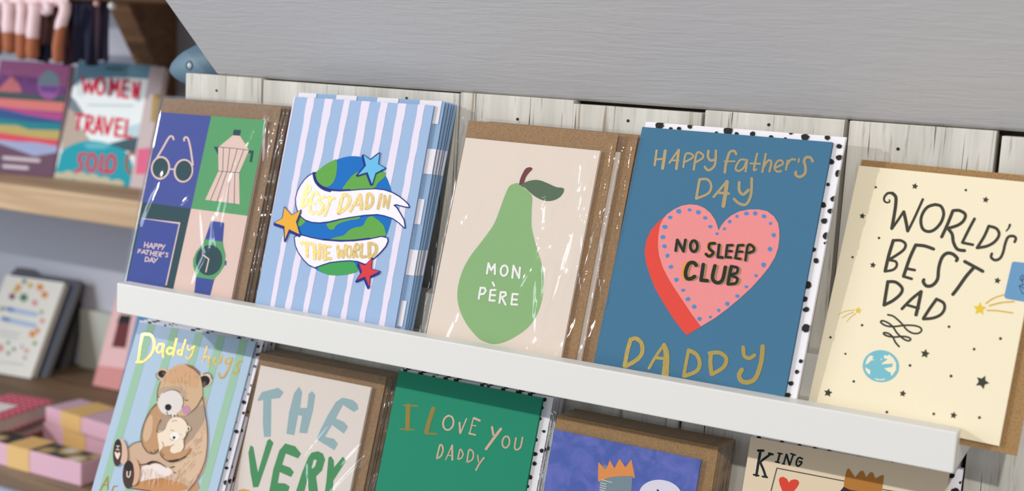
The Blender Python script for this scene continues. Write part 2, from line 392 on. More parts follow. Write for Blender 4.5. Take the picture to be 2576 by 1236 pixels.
def env_mesh(x0, x1, y0, y1, z):
    """closed envelope, softly pillowed front and back, triangular flap on the back"""
    b = MB(); nx, ny = 10, 12
    def g(zf, s):
        return [(x0 + (x1 - x0) * i / nx, y0 + (y1 - y0) * j / ny, zf + s * .0003 * math.sin(math.pi * i / nx) * math.sin(math.pi * j / ny)) for j in range(ny + 1) for i in range(nx + 1)]
    F = [(j * (nx + 1) + i, j * (nx + 1) + i + 1, (j + 1) * (nx + 1) + i + 1, (j + 1) * (nx + 1) + i) for j in range(ny) for i in range(nx)]
    f1 = g(z, 1); f2 = g(z - .0006, -1); n = len(f1)
    rim = [i for i in range(nx + 1)] + [(j + 1) * (nx + 1) - 1 for j in range(1, ny + 1)] + [ny * (nx + 1) + i for i in range(nx - 1, -1, -1)] + [j * (nx + 1) for j in range(ny - 1, 0, -1)]
    b.add(f1 + f2, F + [tuple(n + i for i in q[::-1]) for q in F] + [(rim[k], n + rim[k], n + rim[(k + 1) % len(rim)], rim[(k + 1) % len(rim)]) for k in range(len(rim))])
    xm = (x0 + x1) / 2
    b.prism([(x0 + .004, y1 - .0005, z - .0009), (xm, (y0 + y1) / 2, z - .0012), (x1 - .004, y1 - .0005, z - .0009)], (0, 0, -.0002))
    return b
def sleeve_mesh(x0, x1, y0, y1, zf, zb, seed, amp, creases):
    """front sheet of a clear bag: soft waves, a few sharp creases, crinkled welded edges"""
    rr = random.Random(seed); nx, ny = 84, 110
    wv = [(rr.uniform(-1, 1), rr.uniform(-1, 1), rr.uniform(0, 6.28), rr.uniform(20, 95)) for _ in range(9)]
    cr = [(rr.uniform(.6, .97), rr.uniform(.05, .9), rr.uniform(.9, 2.0), rr.uniform(.008, .03), rr.uniform(.0012, .0024), rr.uniform(.25, .75)) for _ in range(creases)]
    cr += [(rr.uniform(.1, .9), rr.uniform(.05, .9), rr.uniform(.4, 1.4), rr.uniform(.006, .02), rr.uniform(.0015, .003), rr.uniform(.15, .4)) for _ in range(creases // 2)]
    v = []; f = []
    for j in range(ny + 1):
        for i in range(nx + 1):
            u, t_ = i / nx, j / ny
            x = x0 + (x1 - x0) * u; y = y0 + (y1 - y0) * t_
            e = min(u, 1 - u, (1 - t_) * 1.3) * (x1 - x0)
            k = min(1, max(0, e / .007)); k = k * k * (3 - 2 * k)
            z = zb + (zf - zb) * k
            d = sum(math.sin((a * x + b * y) * fr * 2.2 + ph) for a, b, ph, fr in wv) / 9
            z += amp * d * (1.1 - .5 * k) * 1.6
            for cu, cv, an, ln, wd, am in cr:
                dx, dy = x - (x0 + (x1 - x0) * cu), y - (y0 + (y1 - y0) * cv)
                p, q = dx * math.cos(an) + dy * math.sin(an), -dx * math.sin(an) + dy * math.cos(an) + 2.5 * dx * dx
                if abs(p) < 3 * ln and abs(q) < 4 * wd: z += wd * am * 1.3 * math.exp(-(p / ln) ** 2 - (q / wd) ** 2)
            if e < .008: z += .0005 * math.sin(y * 900 + 3 * math.sin(y * 310)) * (1 - k); x += .0006 * math.sin(y * 420 + seed) * (1 - k)
            v.append((x, y, z))
    for j in range(ny):
        for i in range(nx): f.append((j * (nx + 1) + i, j * (nx + 1) + i + 1, (j + 1) * (nx + 1) + i + 1, (j + 1) * (nx + 1) + i))
    b = MB(); b.add(v, f); return b
def make_card(key, color, env, envmat, label, stack, stlabel, group, pitch, sleeved=False, ez=-.0026, base_mat=None, ey0=None, shift=(0, 0), op=.0014, fan=0.0, amp=.0003, creases=8):
    """env: pixels of the envelope's top-left, top-right and a lower point of its right edge"""
    p = POSE[key]; mw = card_mw(p); w, h = p[6], p[7]
    root = empty('greeting_card', mw); tag(root, label, 'card')
    cm = base_mat or paper(color, name='card')
    c = card_mesh(w, h, None, op).build('card', cm, root)
    A = Art(mw, w, h, c)
    B = Art(mw, 9, 9, None); B.z0 = ez
    tl, tr, rb = [B.loc(q) for q in env]
    ex0, ey1, ex1 = min(tl[0], w), (tl[1] + tr[1]) / 2, (tr[0] + rb[0]) / 2
    y0 = 0 if ey0 is None else ey0
    e = env_mesh(ex0, ex1, y0, ey1, ez).build('envelope', envmat, root, smooth=False)
    EA = Art(mw, 1, 1, e); EA.z0 = ez + .00034; EA.clip0 = (ex0, y0)
    EA.w, EA.h = ex1, ey1
    sl = None
    if sleeved:
        sl = sleeve_mesh(ex0 - .0055, ex1 + .0045, y0, ey1 + .0022, .0011, ez - .0004, len(key) * 13 + ord(key[0]), amp, creases).build('clear_sleeve', film(), root, smooth=True, recalc=False)
    # the cards waiting behind: copies of the same card, each a thing of its own
    words = ['second', 'third', 'fourth', 'fifth', 'sixth', 'seventh', 'eighth']
    rr = random.Random(ord(key[1]) * 3 + len(key))
    nb = Vector(mw.col[2].to_3d()); aa = mw.col[0].to_3d()
    for k in range(stack):
        q = root.copy(); COL.objects.link(q)
        q['label'] = stlabel % words[k]; q['group'] = group
        sx = (shift[0] * (1 if k == 0 else 1.0) + rr.uniform(-.0006, .0012)) if shift[0] else rr.uniform(-.0004, .0016) + .0004 * k
        p2 = list(p); p2[3] += fan * pitch * (k + 1) / h
        m2 = card_mw(p2); m2.translation = mw.translation + Vector((0, 1, 0)) * (pitch * (k + 1)) * (1 - fan) + aa * sx
        q.matrix_world = m2
        for ch in (c, e, sl):
            if ch is None: continue
            d = ch.copy(); COL.objects.link(d); d.parent = q
            if ch is e: EA.twins.append(d)
    return A, EA
GOLD = foil()
exec_art = []

# ------------------------------------------------------------------ card 1: sunglasses, coffee pot, book and watch
BLU, GRN, TEA, PNK = (74, 88, 168), (96, 172, 114), (42, 78, 86), (230, 201, 191)
A, EA = make_card('moka', (230, 201, 191), [(412.6, 246), (711.5, 269.4), (610.5, 755.6)], kraft((146, 120, 95)),
    'card with sunglasses, coffee pot, blue book and watch in four coloured quarters, clear sleeve', 4,
    'sleeved kraft card, %s in the stack behind the sunglasses and coffee pot card', 'sleeved cards behind the sunglasses and coffee pot card', .0042, True)
A.crop(0, 0, 1)
A.P('blue_panel', BLU, [(370, 265), (537.5, 265), (481, 525), (310, 502.4)])
A.P('green_panel', GRN, [(537.5, 265), (700, 280), (645, 546.4), (481, 525)])
A.P('dark_panel', TEA, [(310, 502.4), (481, 525), (410, 845), (200, 820)])
A.P('pink_panel', PNK, [(481, 525), (645, 546.4), (560, 860), (410, 845)])
A.crop(300, 240, 4); A.L = 2
s = 'sunglasses_drawing'
A.S(s, PNK, [(548, 444), (541, 420), (517, 412), (490, 442), (440, 530), (390, 615), (345, 690)], 19)
A.S(s, PNK, [(655, 456), (656, 432), (676, 422), (696, 442), (716, 520), (730, 610), (742, 700)], 19)
A.E(s, PNK, 417, 731, 96, 119, .16); A.E(s, PNK, 648, 760, 98, 120, .16); A.S(s, PNK, [(500, 740), (556, 748)], 15)
A.L = 3; A.E(s, TEA, 416, 731, 78, 100, .16); A.E(s, TEA, 650, 760, 80, 102, .16)
s = 'coffee_pot_drawing'; A.L = 2
A.P(s, TEA, [(1155, 345), (1226, 350), (1217, 408), (1143, 402)]); A.P(s, TEA, [(952, 516), (1004, 520), (996, 602)])
A.P(s, TEA, [(1295, 550), (1355, 560), (1336, 674), (1312, 671), (1326, 584), (1295, 578)])
A.P(s, PNK, [(1145, 403), (1217, 408), (1308, 555), (1000, 522)]); A.P(s, PNK, [(997, 520), (1308, 553), (1208, 781), (1000, 766)])
A.P(s, PNK, [(1000, 764), (1208, 779), (1213, 1097), (866, 1052)])
A.L = 3; TD = (52, 70, 76)
for q in ([(997, 520), (1150, 533), (1308, 553)], [(1000, 763), (1208, 780)], [(1050, 527), (1043, 765)], [(1115, 532), (1088, 770)], [(1190, 540), (1122, 775)],
          [(1255, 548), (1168, 778)], [(1040, 768), (918, 1060)], [(1085, 770), (985, 1070)], [(1120, 775), (1090, 1085)], [(1165, 778), (1158, 1093)]): A.S(s, TD, q, 5, 0)
A.crop(300, 480, 4); A.L = 2; s = 'blue_book_drawing'
A.P(s, (226, 200, 205), [(232, 277), (617, 320), (480, 952), (460, 958), (590, 345), (228, 300)])
A.L = 3; A.P(s, (66, 84, 166), [(225, 281), (600, 337), (465, 952), (440, 1010), (70, 970)])
A.L = 4; s = 'happy_fathers_day_lettering'; LT = (226, 200, 205)
for q in ([(262, 520), (255, 568)], [(296, 525), (286, 572)], [(258, 545), (290, 550)], [(300, 575), (330, 530), (342, 582)], [(310, 561), (338, 566)],
          [(352, 585), (362, 535), (385, 540), (385, 558), (358, 560)], [(393, 590), (405, 541), (425, 545), (424, 563), (400, 565)], [(432, 545), (446, 570)], [(465, 547), (432, 595)],
          [(190, 628), (200, 592), (222, 596)], [(196, 610), (215, 613)], [(226, 632), (255, 598), (268, 640)], [(236, 622), (262, 626)], [(275, 600), (308, 604)], [(290, 603), (282, 642)],
          [(325, 607), (315, 650)], [(355, 612), (345, 655)], [(320, 628), (350, 632)], [(395, 618), (372, 614), (362, 656), (384, 660)], [(368, 634), (388, 637)],
          [(402, 663), (412, 620), (432, 624), (430, 640), (408, 642), (425, 667)], [(456, 620), (445, 638)],
          [(262, 713), (270, 670), (290, 672), (302, 690), (290, 710), (262, 713)], [(305, 717), (333, 675), (345, 722)], [(315, 705), (342, 710)], [(352, 680), (368, 703)], [(390, 682), (352, 726)]): A.S(s, LT, q, 11, 0)
A.S(s, LT, [(496, 632), (481, 627), (475, 640), (490, 651), (486, 668), (468, 664)], 10)
s = 'watch_drawing'; A.L = 2
A.P(s, (66, 84, 166), [(925, 308), (935, 304), (1050, 322), (1058, 330), (1043, 520), (862, 492)]); A.P(s, (66, 84, 166), [(775, 866), (958, 894), (905, 1100), (750, 1080)])
A.P(s, (66, 84, 166), [(1066, 704), (1083, 709), (1077, 753), (1056, 749)])
A.L = 3; A.P(s, GRN, [(862, 487), (1043, 515), (1052, 570), (1072, 650), (1062, 750), (1012, 830), (965, 880), (960, 898), (775, 870), (765, 820), (745, 760), (745, 690), (780, 610), (840, 540)], 0)
A.L = 4; A.E(s, TEA, 907, 700, 132, 154, .16); A.L = 5
A.S(s, PNK, [(850, 650), (905, 690), (876, 818)], 13, 0); A.done()

# ------------------------------------------------------------------ card 2: best dad in the world
LB, SW, NV = (166, 193, 229), (229, 220, 237), (36, 48, 138)
A, EA = make_card('blue', LB, [(750.8, 227.8), (1127, 262), (1010, 828)], paper((150, 182, 219), name='envelope_paper'),
    'blue and white striped card with a globe wrapped in white banners and three stars', 4,
    'blue chequered envelope with its card, %s in the stack behind the striped globe card', 'cards stacked behind the striped globe card', .0033, False, ez=-.0024, fan=.5)
A.crop(0, 0, 1); s = 'white_stripes_edge_highlight'; rr = random.Random(3)
ST = [((774, 792), (680, 691)), ((819, 838.5), (719, 734)), ((867.5, 883), (765, 779)), ((912.5, 934), (815, 830)), ((960.5, 979), (864, 877)), ((1005.6, 1025.8), (911, 926)), ((1055, 1072), (962, 977))]
for (t0, t1), (b0, b1) in ST:
    Lp, Rp = [], []
    for k in range(-2, 30):
        f = k / 24.0; y = 246 + 519 * f
        Lp.append((t0 + (b0 - t0) * f + rr.uniform(-1.1, 1.1), y)); Rp.append((t1 + (b1 - t1) * f + rr.uniform(-1.1, 1.1), y + 1))
    A.P(s, SW, Lp + Rp[::-1])
A.S(s, SW, [(741.5, 243), (639, 765), (620, 862)], 4, 0)  # highlight along the left fold edge, painted as a pale line
A.crop(680, 370, 4); A.L = 2; s = 'globe_drawing'; GB, GG = (22, 116, 200), (104, 174, 80)
A.P(s, GB, [(748 + 478 * math.cos(t) - .15 * 600 * math.sin(t), 692 + 600 * math.sin(t)) for t in [k * math.pi / 30 for k in range(60)]])
A.L = 3
A.P(s, GG, [(668, 130), (672, 230), (650, 330), (610, 385), (560, 402), (500, 375), (465, 330), (462, 258), (500, 222), (560, 175), (620, 143)], 4)
A.P(s, GG, [(735, 430), (755, 380), (800, 320), (850, 270), (920, 245), (1100, 250), (1162, 262), (1155, 300), (1110, 340), (1080, 370), (1060, 405), (1000, 430), (880, 440)], 4)
A.P(s, GG, [(300, 705), (355, 740), (330, 780), (285, 800), (276, 750)], 3)
A.P(s, GG, [(570, 775), (640, 755), (760, 722), (870, 705), (905, 705), (890, 725), (800, 740), (700, 770), (660, 800), (640, 830), (600, 830), (580, 805)], 4)
A.P(s, GG, [(600, 935), (680, 905), (740, 890), (800, 835), (860, 810), (930, 795), (960, 745), (985, 710), (1030, 700), (1090, 740), (1140, 790), (1160, 850), (1165, 890), (1100, 910), (950, 940), (760, 950)], 4)
A.P(s, (72, 170, 92), [(480, 1220), (560, 1160), (700, 1145), (830, 1150), (872, 1210), (884, 1246), (820, 1276), (700, 1292), (600, 1290), (530, 1265)], 4)
b1 = [(440, 268), (452, 340), (484, 388), (540, 428), (600, 444), (700, 450), (800, 445), (920, 434), (1060, 428), (1150, 438), (1230, 465), (1300, 505), (1350, 545), (1386, 580), (1397, 605), (1350, 598), (1270, 576), (1240, 586), (1276, 620), (1312, 680), (1345, 740), (1355, 812), (1300, 762), (1240, 718), (1150, 688), (1080, 676), (950, 684), (800, 706), (700, 724), (600, 748), (500, 760), (420, 754), (360, 733), (316, 700), (283, 650), (266, 590), (262, 520), (280, 450), (310, 390), (350, 335), (395, 292)]
b2 = [(250, 912), (290, 890), (340, 898), (420, 920), (540, 943), (700, 956), (850, 952), (1000, 934), (1120, 907), (1178, 920), (1182, 950), (1160, 1000), (1110, 1058), (1050, 1115), (960, 1178), (880, 1148), (800, 1141), (700, 1147), (600, 1160), (520, 1186), (450, 1212), (390, 1183), (340, 1132), (290, 1062), (260, 990)]
s = 'banner_drawing'; A.L = 4
A.S(s, NV, b1 + [b1[0]], 23, 0); A.S(s, NV, [(438, 268), (462, 350), (524, 408), (600, 436), (700, 444), (800, 440)], 30); A.S(s, NV, b2 + [b2[0]], 23, 0)
A.S(s, NV, [(380, 300), (455, 262)], 20); A.S(s, NV, [(540, 938), (700, 950), (850, 946), (1000, 928)], 28)
WB = (240, 237, 242); A.L = 5; A.P(s, WB, b1); A.P(s, WB, b2)
A.L = 6; A.S(s, NV, [(438, 268), (455, 340), (492, 392), (545, 428), (605, 446)], 22); A.L = 7
s = 'best_dad_lettering'; G2 = foil((240, 208, 136), .22, 'pale_gold_foil', .08)
for q, w in (([(372, 385), (345, 480), (315, 608)], 28), ([(372, 385), (403, 392), (398, 440), (348, 490), (375, 520), (368, 570), (320, 608)], 24),
             ([(485, 475), (440, 462), (405, 550), (400, 630), (428, 672)], 30), ([(405, 565), (452, 572)], 28), ([(543, 508), (508, 512), (498, 550), (535, 590), (528, 640), (490, 672), (462, 660)], 30),
             ([(580, 505), (645, 520)], 32), ([(615, 515), (582, 610), (552, 690)], 28), ([(690, 668), (735, 492), (795, 502), (800, 560), (760, 620), (692, 668)], 34),
             ([(808, 650), (860, 560), (905, 485)], 26), ([(905, 485), (917, 560), (920, 625)], 36), ([(865, 585), (915, 580)], 22), ([(968, 620), (985, 480), (1030, 500), (1032, 560), (1000, 608), (968, 622)], 30),
             ([(1118, 482), (1088, 620)], 30), ([(1142, 603), (1155, 492), (1187, 620), (1207, 492)], 22),
             ([(318, 968), (418, 976)], 34), ([(370, 975), (375, 1105)], 30), ([(447, 990), (452, 1126)], 34), ([(502, 988), (497, 1126)], 34), ([(452, 1062), (497, 1060)], 34),
             ([(548, 1000), (552, 1130)], 40), ([(550, 1006), (605, 1005)], 26), ([(550, 1068), (592, 1066)], 26), ([(550, 1130), (612, 1124)], 30),
             ([(680, 996), (692, 1112), (716, 1042), (736, 1112), (762, 992)], 27), ([(842, 1112), (862, 985), (895, 996), (890, 1032), (857, 1050), (880, 1108)], 25),
             ([(925, 984), (918, 1100), (962, 1104)], 30), ([(1000, 972), (1000, 1110)], 36), ([(1000, 968), (1062, 990), (1070, 1050), (1032, 1102), (1000, 1112)], 32)):
    A.S(s, G2, q, w, 0 if len(q) < 3 or q[0] in ((1142, 603), (680, 996)) else 4)
A.R(s, G2, 795, 1055, 25, 56, 23)
stars = {'blue_star_drawing': ((112, 197, 240), (-12, 6), [(1105, 65), (1090, 175), (1160, 215), (1065, 265), (1030, 375), (985, 255), (890, 285), (970, 190), (945, 85), (1015, 135)]),
         'yellow_star_drawing': ((247, 183, 62), (-2, 20), [(150, 610), (220, 690), (312, 640), (265, 755), (300, 880), (195, 830), (155, 930), (150, 800), (50, 765), (130, 720)]),
         'red_star_drawing': ((228, 66, 70), (-10, 18), [(1030, 1122), (1020, 1230), (1105, 1255), (1010, 1300), (1000, 1405), (960, 1305), (880, 1340), (930, 1260), (900, 1170), (960, 1195)])}
for s, (c, (ox, oy), q) in stars.items():
    A.L = 8; qq = [(x + ox, y + oy) for x, y in q]; A.P(s, NV, qq); A.S(s, NV, qq + [qq[0]], 20, 0); A.S(s, NV, q + [q[0]], 12, 0)
    for a_, b_ in zip(q, qq): A.S(s, NV, [a_, b_], 18, 0)
    A.L = 9; A.P(s, c, q)
A.done()
# chequers and stars on the envelope
s = 'chequer_print'; cs = .0183; w0, h0 = EA.w, EA.h
def quad_local(EA, part, mat, x0, x1, y0, y1): EA._put(part, mat, [[(x0, y0), (x1, y0), (x1, y1), (x0, y1)]])
EW = paper((228, 224, 232), name='ink'); EB = paper((112, 152, 196), name='ink')
for r in range(9):
    for c in range(7):
        if (r + c) % 2 == 0:
            x1 = w0 - .0022 - c * cs; y1 = h0 + .0015 - r * cs; EA.L = 1
            if r % 4 == 2: x1 += .0022 if c == 0 else 0
            quad_local(EA, s, EW, max(x1 - cs, .002), x1, max(0, y1 - cs), min(h0, y1))
            if r % 4 == 0:
                EA.L = 2; cx, cy = x1 - cs * .5, y1 - cs * .5
                EA._put(s, EB, [[(cx, cy), (cx + .0054 * math.cos(t + .63 * -1), cy + .0054 * math.sin(t - .63)), (cx + (.0054 if False else .0024) * math.cos(t), cy + .0024 * math.sin(t))] for t in [.2 + k * 1.2566 for k in range(5)]] +
                        [[(cx, cy), (cx + .0024 * math.cos(t), cy + .0024 * math.sin(t)), (cx + .0054 * math.cos(t + .63), cy + .0054 * math.sin(t + .63))] for t in [.2 + k * 1.2566 for k in range(5)]])
EA.done()

# ------------------------------------------------------------------ card 3: pear
A, EA = make_card('pear', (229, 215, 203), [(1179.7, 300), (1557, 340), (1447.5, 902.5)], kraft((154, 122, 87)),
    'pale card with a green pear and white words on it, in a wrinkled clear sleeve', 2,
    'sleeved kraft card, %s in the stack behind the pear card', 'sleeved cards behind the pear card', .0046, True, shift=(.0118, 0), amp=.0006, creases=22)
A.crop(1130, 400, 4); PG = (149, 192, 131)
A.P('pear_drawing', PG, [(640, 254), (690, 243), (720, 260), (760, 300), (833, 372), (830, 500), (828, 660), (845, 760), (870, 860), (905, 970), (935, 1080), (950, 1200), (945, 1350), (915, 1490), (860, 1610), (780, 1710), (650, 1800), (540, 1850), (450, 1865), (380, 1850), (300, 1810), (200, 1700), (130, 1580), (95, 1480), (82, 1380), (90, 1280), (115, 1180), (160, 1070), (230, 955), (320, 840), (430, 690), (480, 590), (530, 450), (560, 370), (592, 297), (612, 270)], 3)
A.L = 2; A.P('pear_stem_drawing', (122, 68, 70), [(705, 258), (720, 190), (760, 110), (790, 88), (820, 85), (838, 103), (800, 145), (770, 190), (752, 245), (725, 262)], 3)
A.P('pear_leaf_drawing', (94, 117, 92), [(722, 265), (780, 230), (850, 213), (920, 218), (1000, 250), (1080, 285), (1140, 292), (1157, 312), (1140, 355), (1100, 395), (1040, 420), (980, 424), (920, 408), (860, 375), (800, 325), (760, 290)], 3)
A.crop(1130, 620, 4); A.L = 3; s = 'mon_pere_lettering'; WH = (242, 240, 238)
for q in ([(382, 274), (398, 172), (425, 242), (462, 182), (462, 280)], [(637, 318), (650, 196), (705, 320), (714, 216)], [(441, 366), (456, 398)], [(300, 528), (318, 418)], [(318, 418), (360, 421), (371, 450), (350, 480), (314, 483)],
          [(470, 440), (420, 442), (408, 545), (460, 548)], [(415, 490), (465, 494)], [(508, 570), (522, 462), (570, 464), (574, 492), (532, 516), (570, 588)], [(694, 485), (642, 480), (628, 585), (686, 588)], [(632, 535), (684, 538)]):
    A.S(s, WH, q, 21, 0)
A.R(s, WH, 556, 246, 35, 52, 21, .15); A.done()

# ------------------------------------------------------------------ card 4: no sleep club
HB = (70, 120, 152)
A, EA = make_card('heart', HB, [(1624.8, 306.6), (2129.8, 346.7), (2001.6, 999.4)], paper((236, 234, 240), name='envelope_paper'),
    'teal blue card with a big pink heart reading NO SLEEP CLUB and gold words', 1,
    'teal blue card with spotted envelope, %s in line behind the pink heart card', 'cards stacked behind the pink heart card', .0030, False, ez=-.0022)
A.crop(1560, 340, 4); A.L = 1; s = 'happy_fathers_day_lettering'; GF = foil((255, 220, 158), .2, 'warm_gold_foil', .06)
for q, w in (([(368, 155), (348, 305)], 22), ([(455, 160), (428, 335)], 32), ([(360, 245), (440, 240)], 20), ([(497, 280), (585, 155)], 20), ([(590, 152), (567, 340)], 28), ([(520, 255), (590, 255)], 18),
             ([(637, 322), (662, 192), (728, 196), (728, 230), (655, 270)], 20), ([(742, 348), (772, 184), (828, 192), (833, 230), (760, 275)], 22), ([(890, 160), (885, 220), (910, 255), (950, 250)], 26),
             ([(965, 157), (957, 290), (920, 342), (880, 352), (853, 320)], 25), ([(1168, 192), (1150, 162), (1105, 172), (1080, 240), (1062, 310), (1055, 375)], 27), ([(1052, 265), (1155, 265)], 17),
             ([(1270, 252), (1215, 248), (1180, 290), (1163, 343), (1195, 362), (1245, 330), (1275, 252)], 21), ([(1280, 252), (1264, 366)], 22), ([(1380, 188), (1347, 343), (1370, 348)], 22), ([(1312, 286), (1408, 290)], 19),
             ([(1467, 192), (1432, 372)], 23), ([(1445, 320), (1490, 258), (1523, 272), (1503, 366)], 23), ([(1560, 330), (1638, 292), (1620, 255), (1580, 270), (1555, 330), (1580, 368), (1620, 364)], 21),
             ([(1687, 257), (1670, 348)], 21), ([(1680, 300), (1720, 248), (1762, 248)], 22), ([(1801, 240), (1796, 272)], 19), ([(1938, 265), (1915, 227), (1872, 226), (1852, 265), (1866, 320), (1860, 388), (1810, 422), (1767, 400), (1770, 372)], 28),
             ([(767, 638), (800, 450)], 27), ([(800, 447), (880, 447), (918, 510), (888, 588), (767, 640)], 25), ([(942, 623), (1070, 472)], 25), ([(1076, 472), (1065, 560), (1040, 715)], 40), ([(990, 582), (1095, 590)], 26),
             ([(1200, 478), (1200, 560), (1240, 598), (1292, 555)], 30), ([(1325, 437), (1318, 600), (1270, 697), (1200, 690), (1148, 645)], 28)):
    A.S(s, GF, q, w, 0 if len(q) < 3 else 4)
s = 'heart_drawing'
A.P(s, (231, 78, 66), [(500, 785), (440, 828), (380, 880), (310, 960), (265, 1060), (248, 1170), (262, 1290), (300, 1410), (350, 1540), (430, 1680), (530, 1840), (620, 1960), (672, 2015), (815, 1928), (700, 1500), (500, 1000)])
A.L = 2
A.P(s, (241, 148, 148), [(470, 800), (540, 750), (620, 712), (700, 698), (780, 706), (850, 735), (910, 785), (955, 850), (980, 915), (992, 962), (1020, 910), (1060, 860), (1120, 810), (1200, 770), (1300, 750), (1400, 750), (1480, 767), (1550, 820), (1590, 885), (1603, 960), (1603, 1050), (1590, 1140), (1560, 1230), (1500, 1330), (1420, 1430), (1320, 1540), (1200, 1650), (1080, 1750), (960, 1840), (815, 1928), (720, 1800), (620, 1650), (540, 1530), (480, 1430), (430, 1330), (395, 1220), (382, 1120), (385, 1020), (402, 910), (432, 848)])
A.L = 3
for x, y, r in ((503, 830, 24), (593, 768, 27), (699, 755, 20), (788, 776, 26), (857, 835, 24), (907, 922, 22), (976, 994, 17), (1050, 945, 18), (1103, 872, 20), (1178, 820, 18), (1272, 791, 26), (1360, 791, 23), (1448, 820, 25), (1515, 890, 19), (1548, 1008, 26), (1508, 1148, 26), (451, 923, 25), (432, 1028, 26), (447, 1122, 23), (478, 1215, 21),
                (513, 1328, 22), (567, 1457, 24), (635, 1562, 22), (684, 1653, 24), (745, 1728, 24), (800, 1850, 24), (909, 1833, 16), (993, 1764, 20), (1079, 1700, 26), (1180, 1621, 22), (1272, 1529, 20), (1370, 1416, 20), (1445, 1307, 26)):
    A.spot(s, (86, 142, 206), x, y, r)
A.crop(1560, 580, 4); s = 'no_sleep_club_lettering'; BK = (44, 46, 42); OR = (238, 158, 62)
T1 = [([(562, 205), (578, 97), (640, 212), (660, 97)], 27), ([(955, 132), (905, 137), (900, 185), (940, 225), (900, 263), (867, 240)], 29), ([(1000, 147), (985, 270), (1033, 274)], 29), ([(1133, 150), (1080, 152), (1066, 270), (1118, 274)], 26), ([(1070, 210), (1125, 210)], 24),
      ([(1243, 150), (1190, 152), (1162, 280), (1212, 288)], 26), ([(1175, 215), (1233, 216)], 24), ([(1264, 302), (1290, 152), (1343, 167), (1343, 210), (1280, 230)], 26)]
T2 = [([(768, 352), (740, 325), (692, 340), (662, 420), (672, 480), (712, 488), (752, 466)], 37), ([(840, 345), (817, 502), (880, 508)], 36), ([(957, 358), (932, 480), (975, 528), (1032, 500), (1062, 372)], 36), ([(1088, 540), (1122, 364)], 33), ([(1122, 364), (1183, 378), (1174, 430), (1108, 450), (1180, 482), (1165, 533), (1088, 543)], 28)]
def shifted(q, dx, dy): return [(x + dx, y + dy) for x, y in q]
smf = lambda q: 4 if len(q) > 4 else 0
A.L = 4
for q, w in T1[1:2] + T1[5:6] + T1[7:8]: A.S(s, OR, shifted(q, -12 if q[0][0] < 1000 else 8, -6), w, smf(q))
for q, w in (T2[0], T2[2]): A.S(s, OR, shifted(q, -22 if q[0][0] < 800 else -2, -2), w + 3, smf(q))
A.L = 5
for q, w in T1: A.S(s, GOLD, shifted(q, 13, 6), w - 4, smf(q))
for q, w in T2: A.S(s, GOLD, shifted(q, 19, 6), w - 6, smf(q))
A.R(s, GOLD, 762, 164, 34, 55, 24)
A.L = 6
for q, w in T1 + T2: A.S(s, BK, q, w, smf(q))
A.R(s, BK, 745, 160, 35, 55, 29)
A.crop(1460, 780, 4); A.L = 2; s = 'daddy_lettering'; GS = foil((255, 218, 122), .18, 'bright_gold_foil', .2)
for q, w in (([(505, 305), (472, 430), (447, 565)], 42), ([(505, 302), (560, 288), (618, 340), (620, 440), (560, 510), (462, 566)], 42), ([(692, 588), (760, 470), (840, 358)], 30), ([(845, 355), (868, 460), (850, 700)], [44, 74]), ([(755, 482), (840, 492)], 32),
             ([(1042, 668), (1066, 530), (1090, 410)], 34), ([(1092, 408), (1170, 450), (1203, 540), (1170, 618), (1052, 666)], 40), ([(1315, 440), (1310, 540), (1322, 646)], 42), ([(1302, 437), (1400, 432), (1470, 490), (1440, 580), (1332, 646)], 40),
             ([(1640, 378), (1650, 460), (1700, 488), (1752, 458)], 38), ([(1836, 370), (1822, 520), (1770, 678), (1700, 728), (1625, 718), (1598, 660), (1625, 605)], 46)):
    A.S(s, GS, q, w, 0 if len(q) < 3 else 4)
A.done()
EA.crop(1470, 280, 1.693); s = 'black_spots'; SPK = (42, 44, 42)
for x, y, r in ((1085, 150, 13), (1085, 197, 15), (1052, 215, 13), (1083, 265, 17), (1038, 312, 9), (1062, 373, 14), (1017, 400, 14), (1050, 425, 14), (1022, 468, 15), (1032, 532, 17), (1028, 562, 9), (975, 590, 13), (987, 637, 13), (952, 740, 19), (937, 800, 15), (945, 845, 14), (945, 925, 19), (922, 1065, 9), (905, 1110, 10), (880, 1160, 13), (865, 1210, 15),
                (320, 60, 20), (368, 75, 9), (404, 74, 10), (450, 65, 11), (563, 92, 8), (612, 85, 20), (648, 97, 10), (717, 97, 13), (795, 110, 10), (855, 118, 8), (940, 110, 18), (1035, 113, 12), (700, 70, 9), (880, 92, 9)):
    EA.spot(s, SPK, x, y, r)
EA.done()

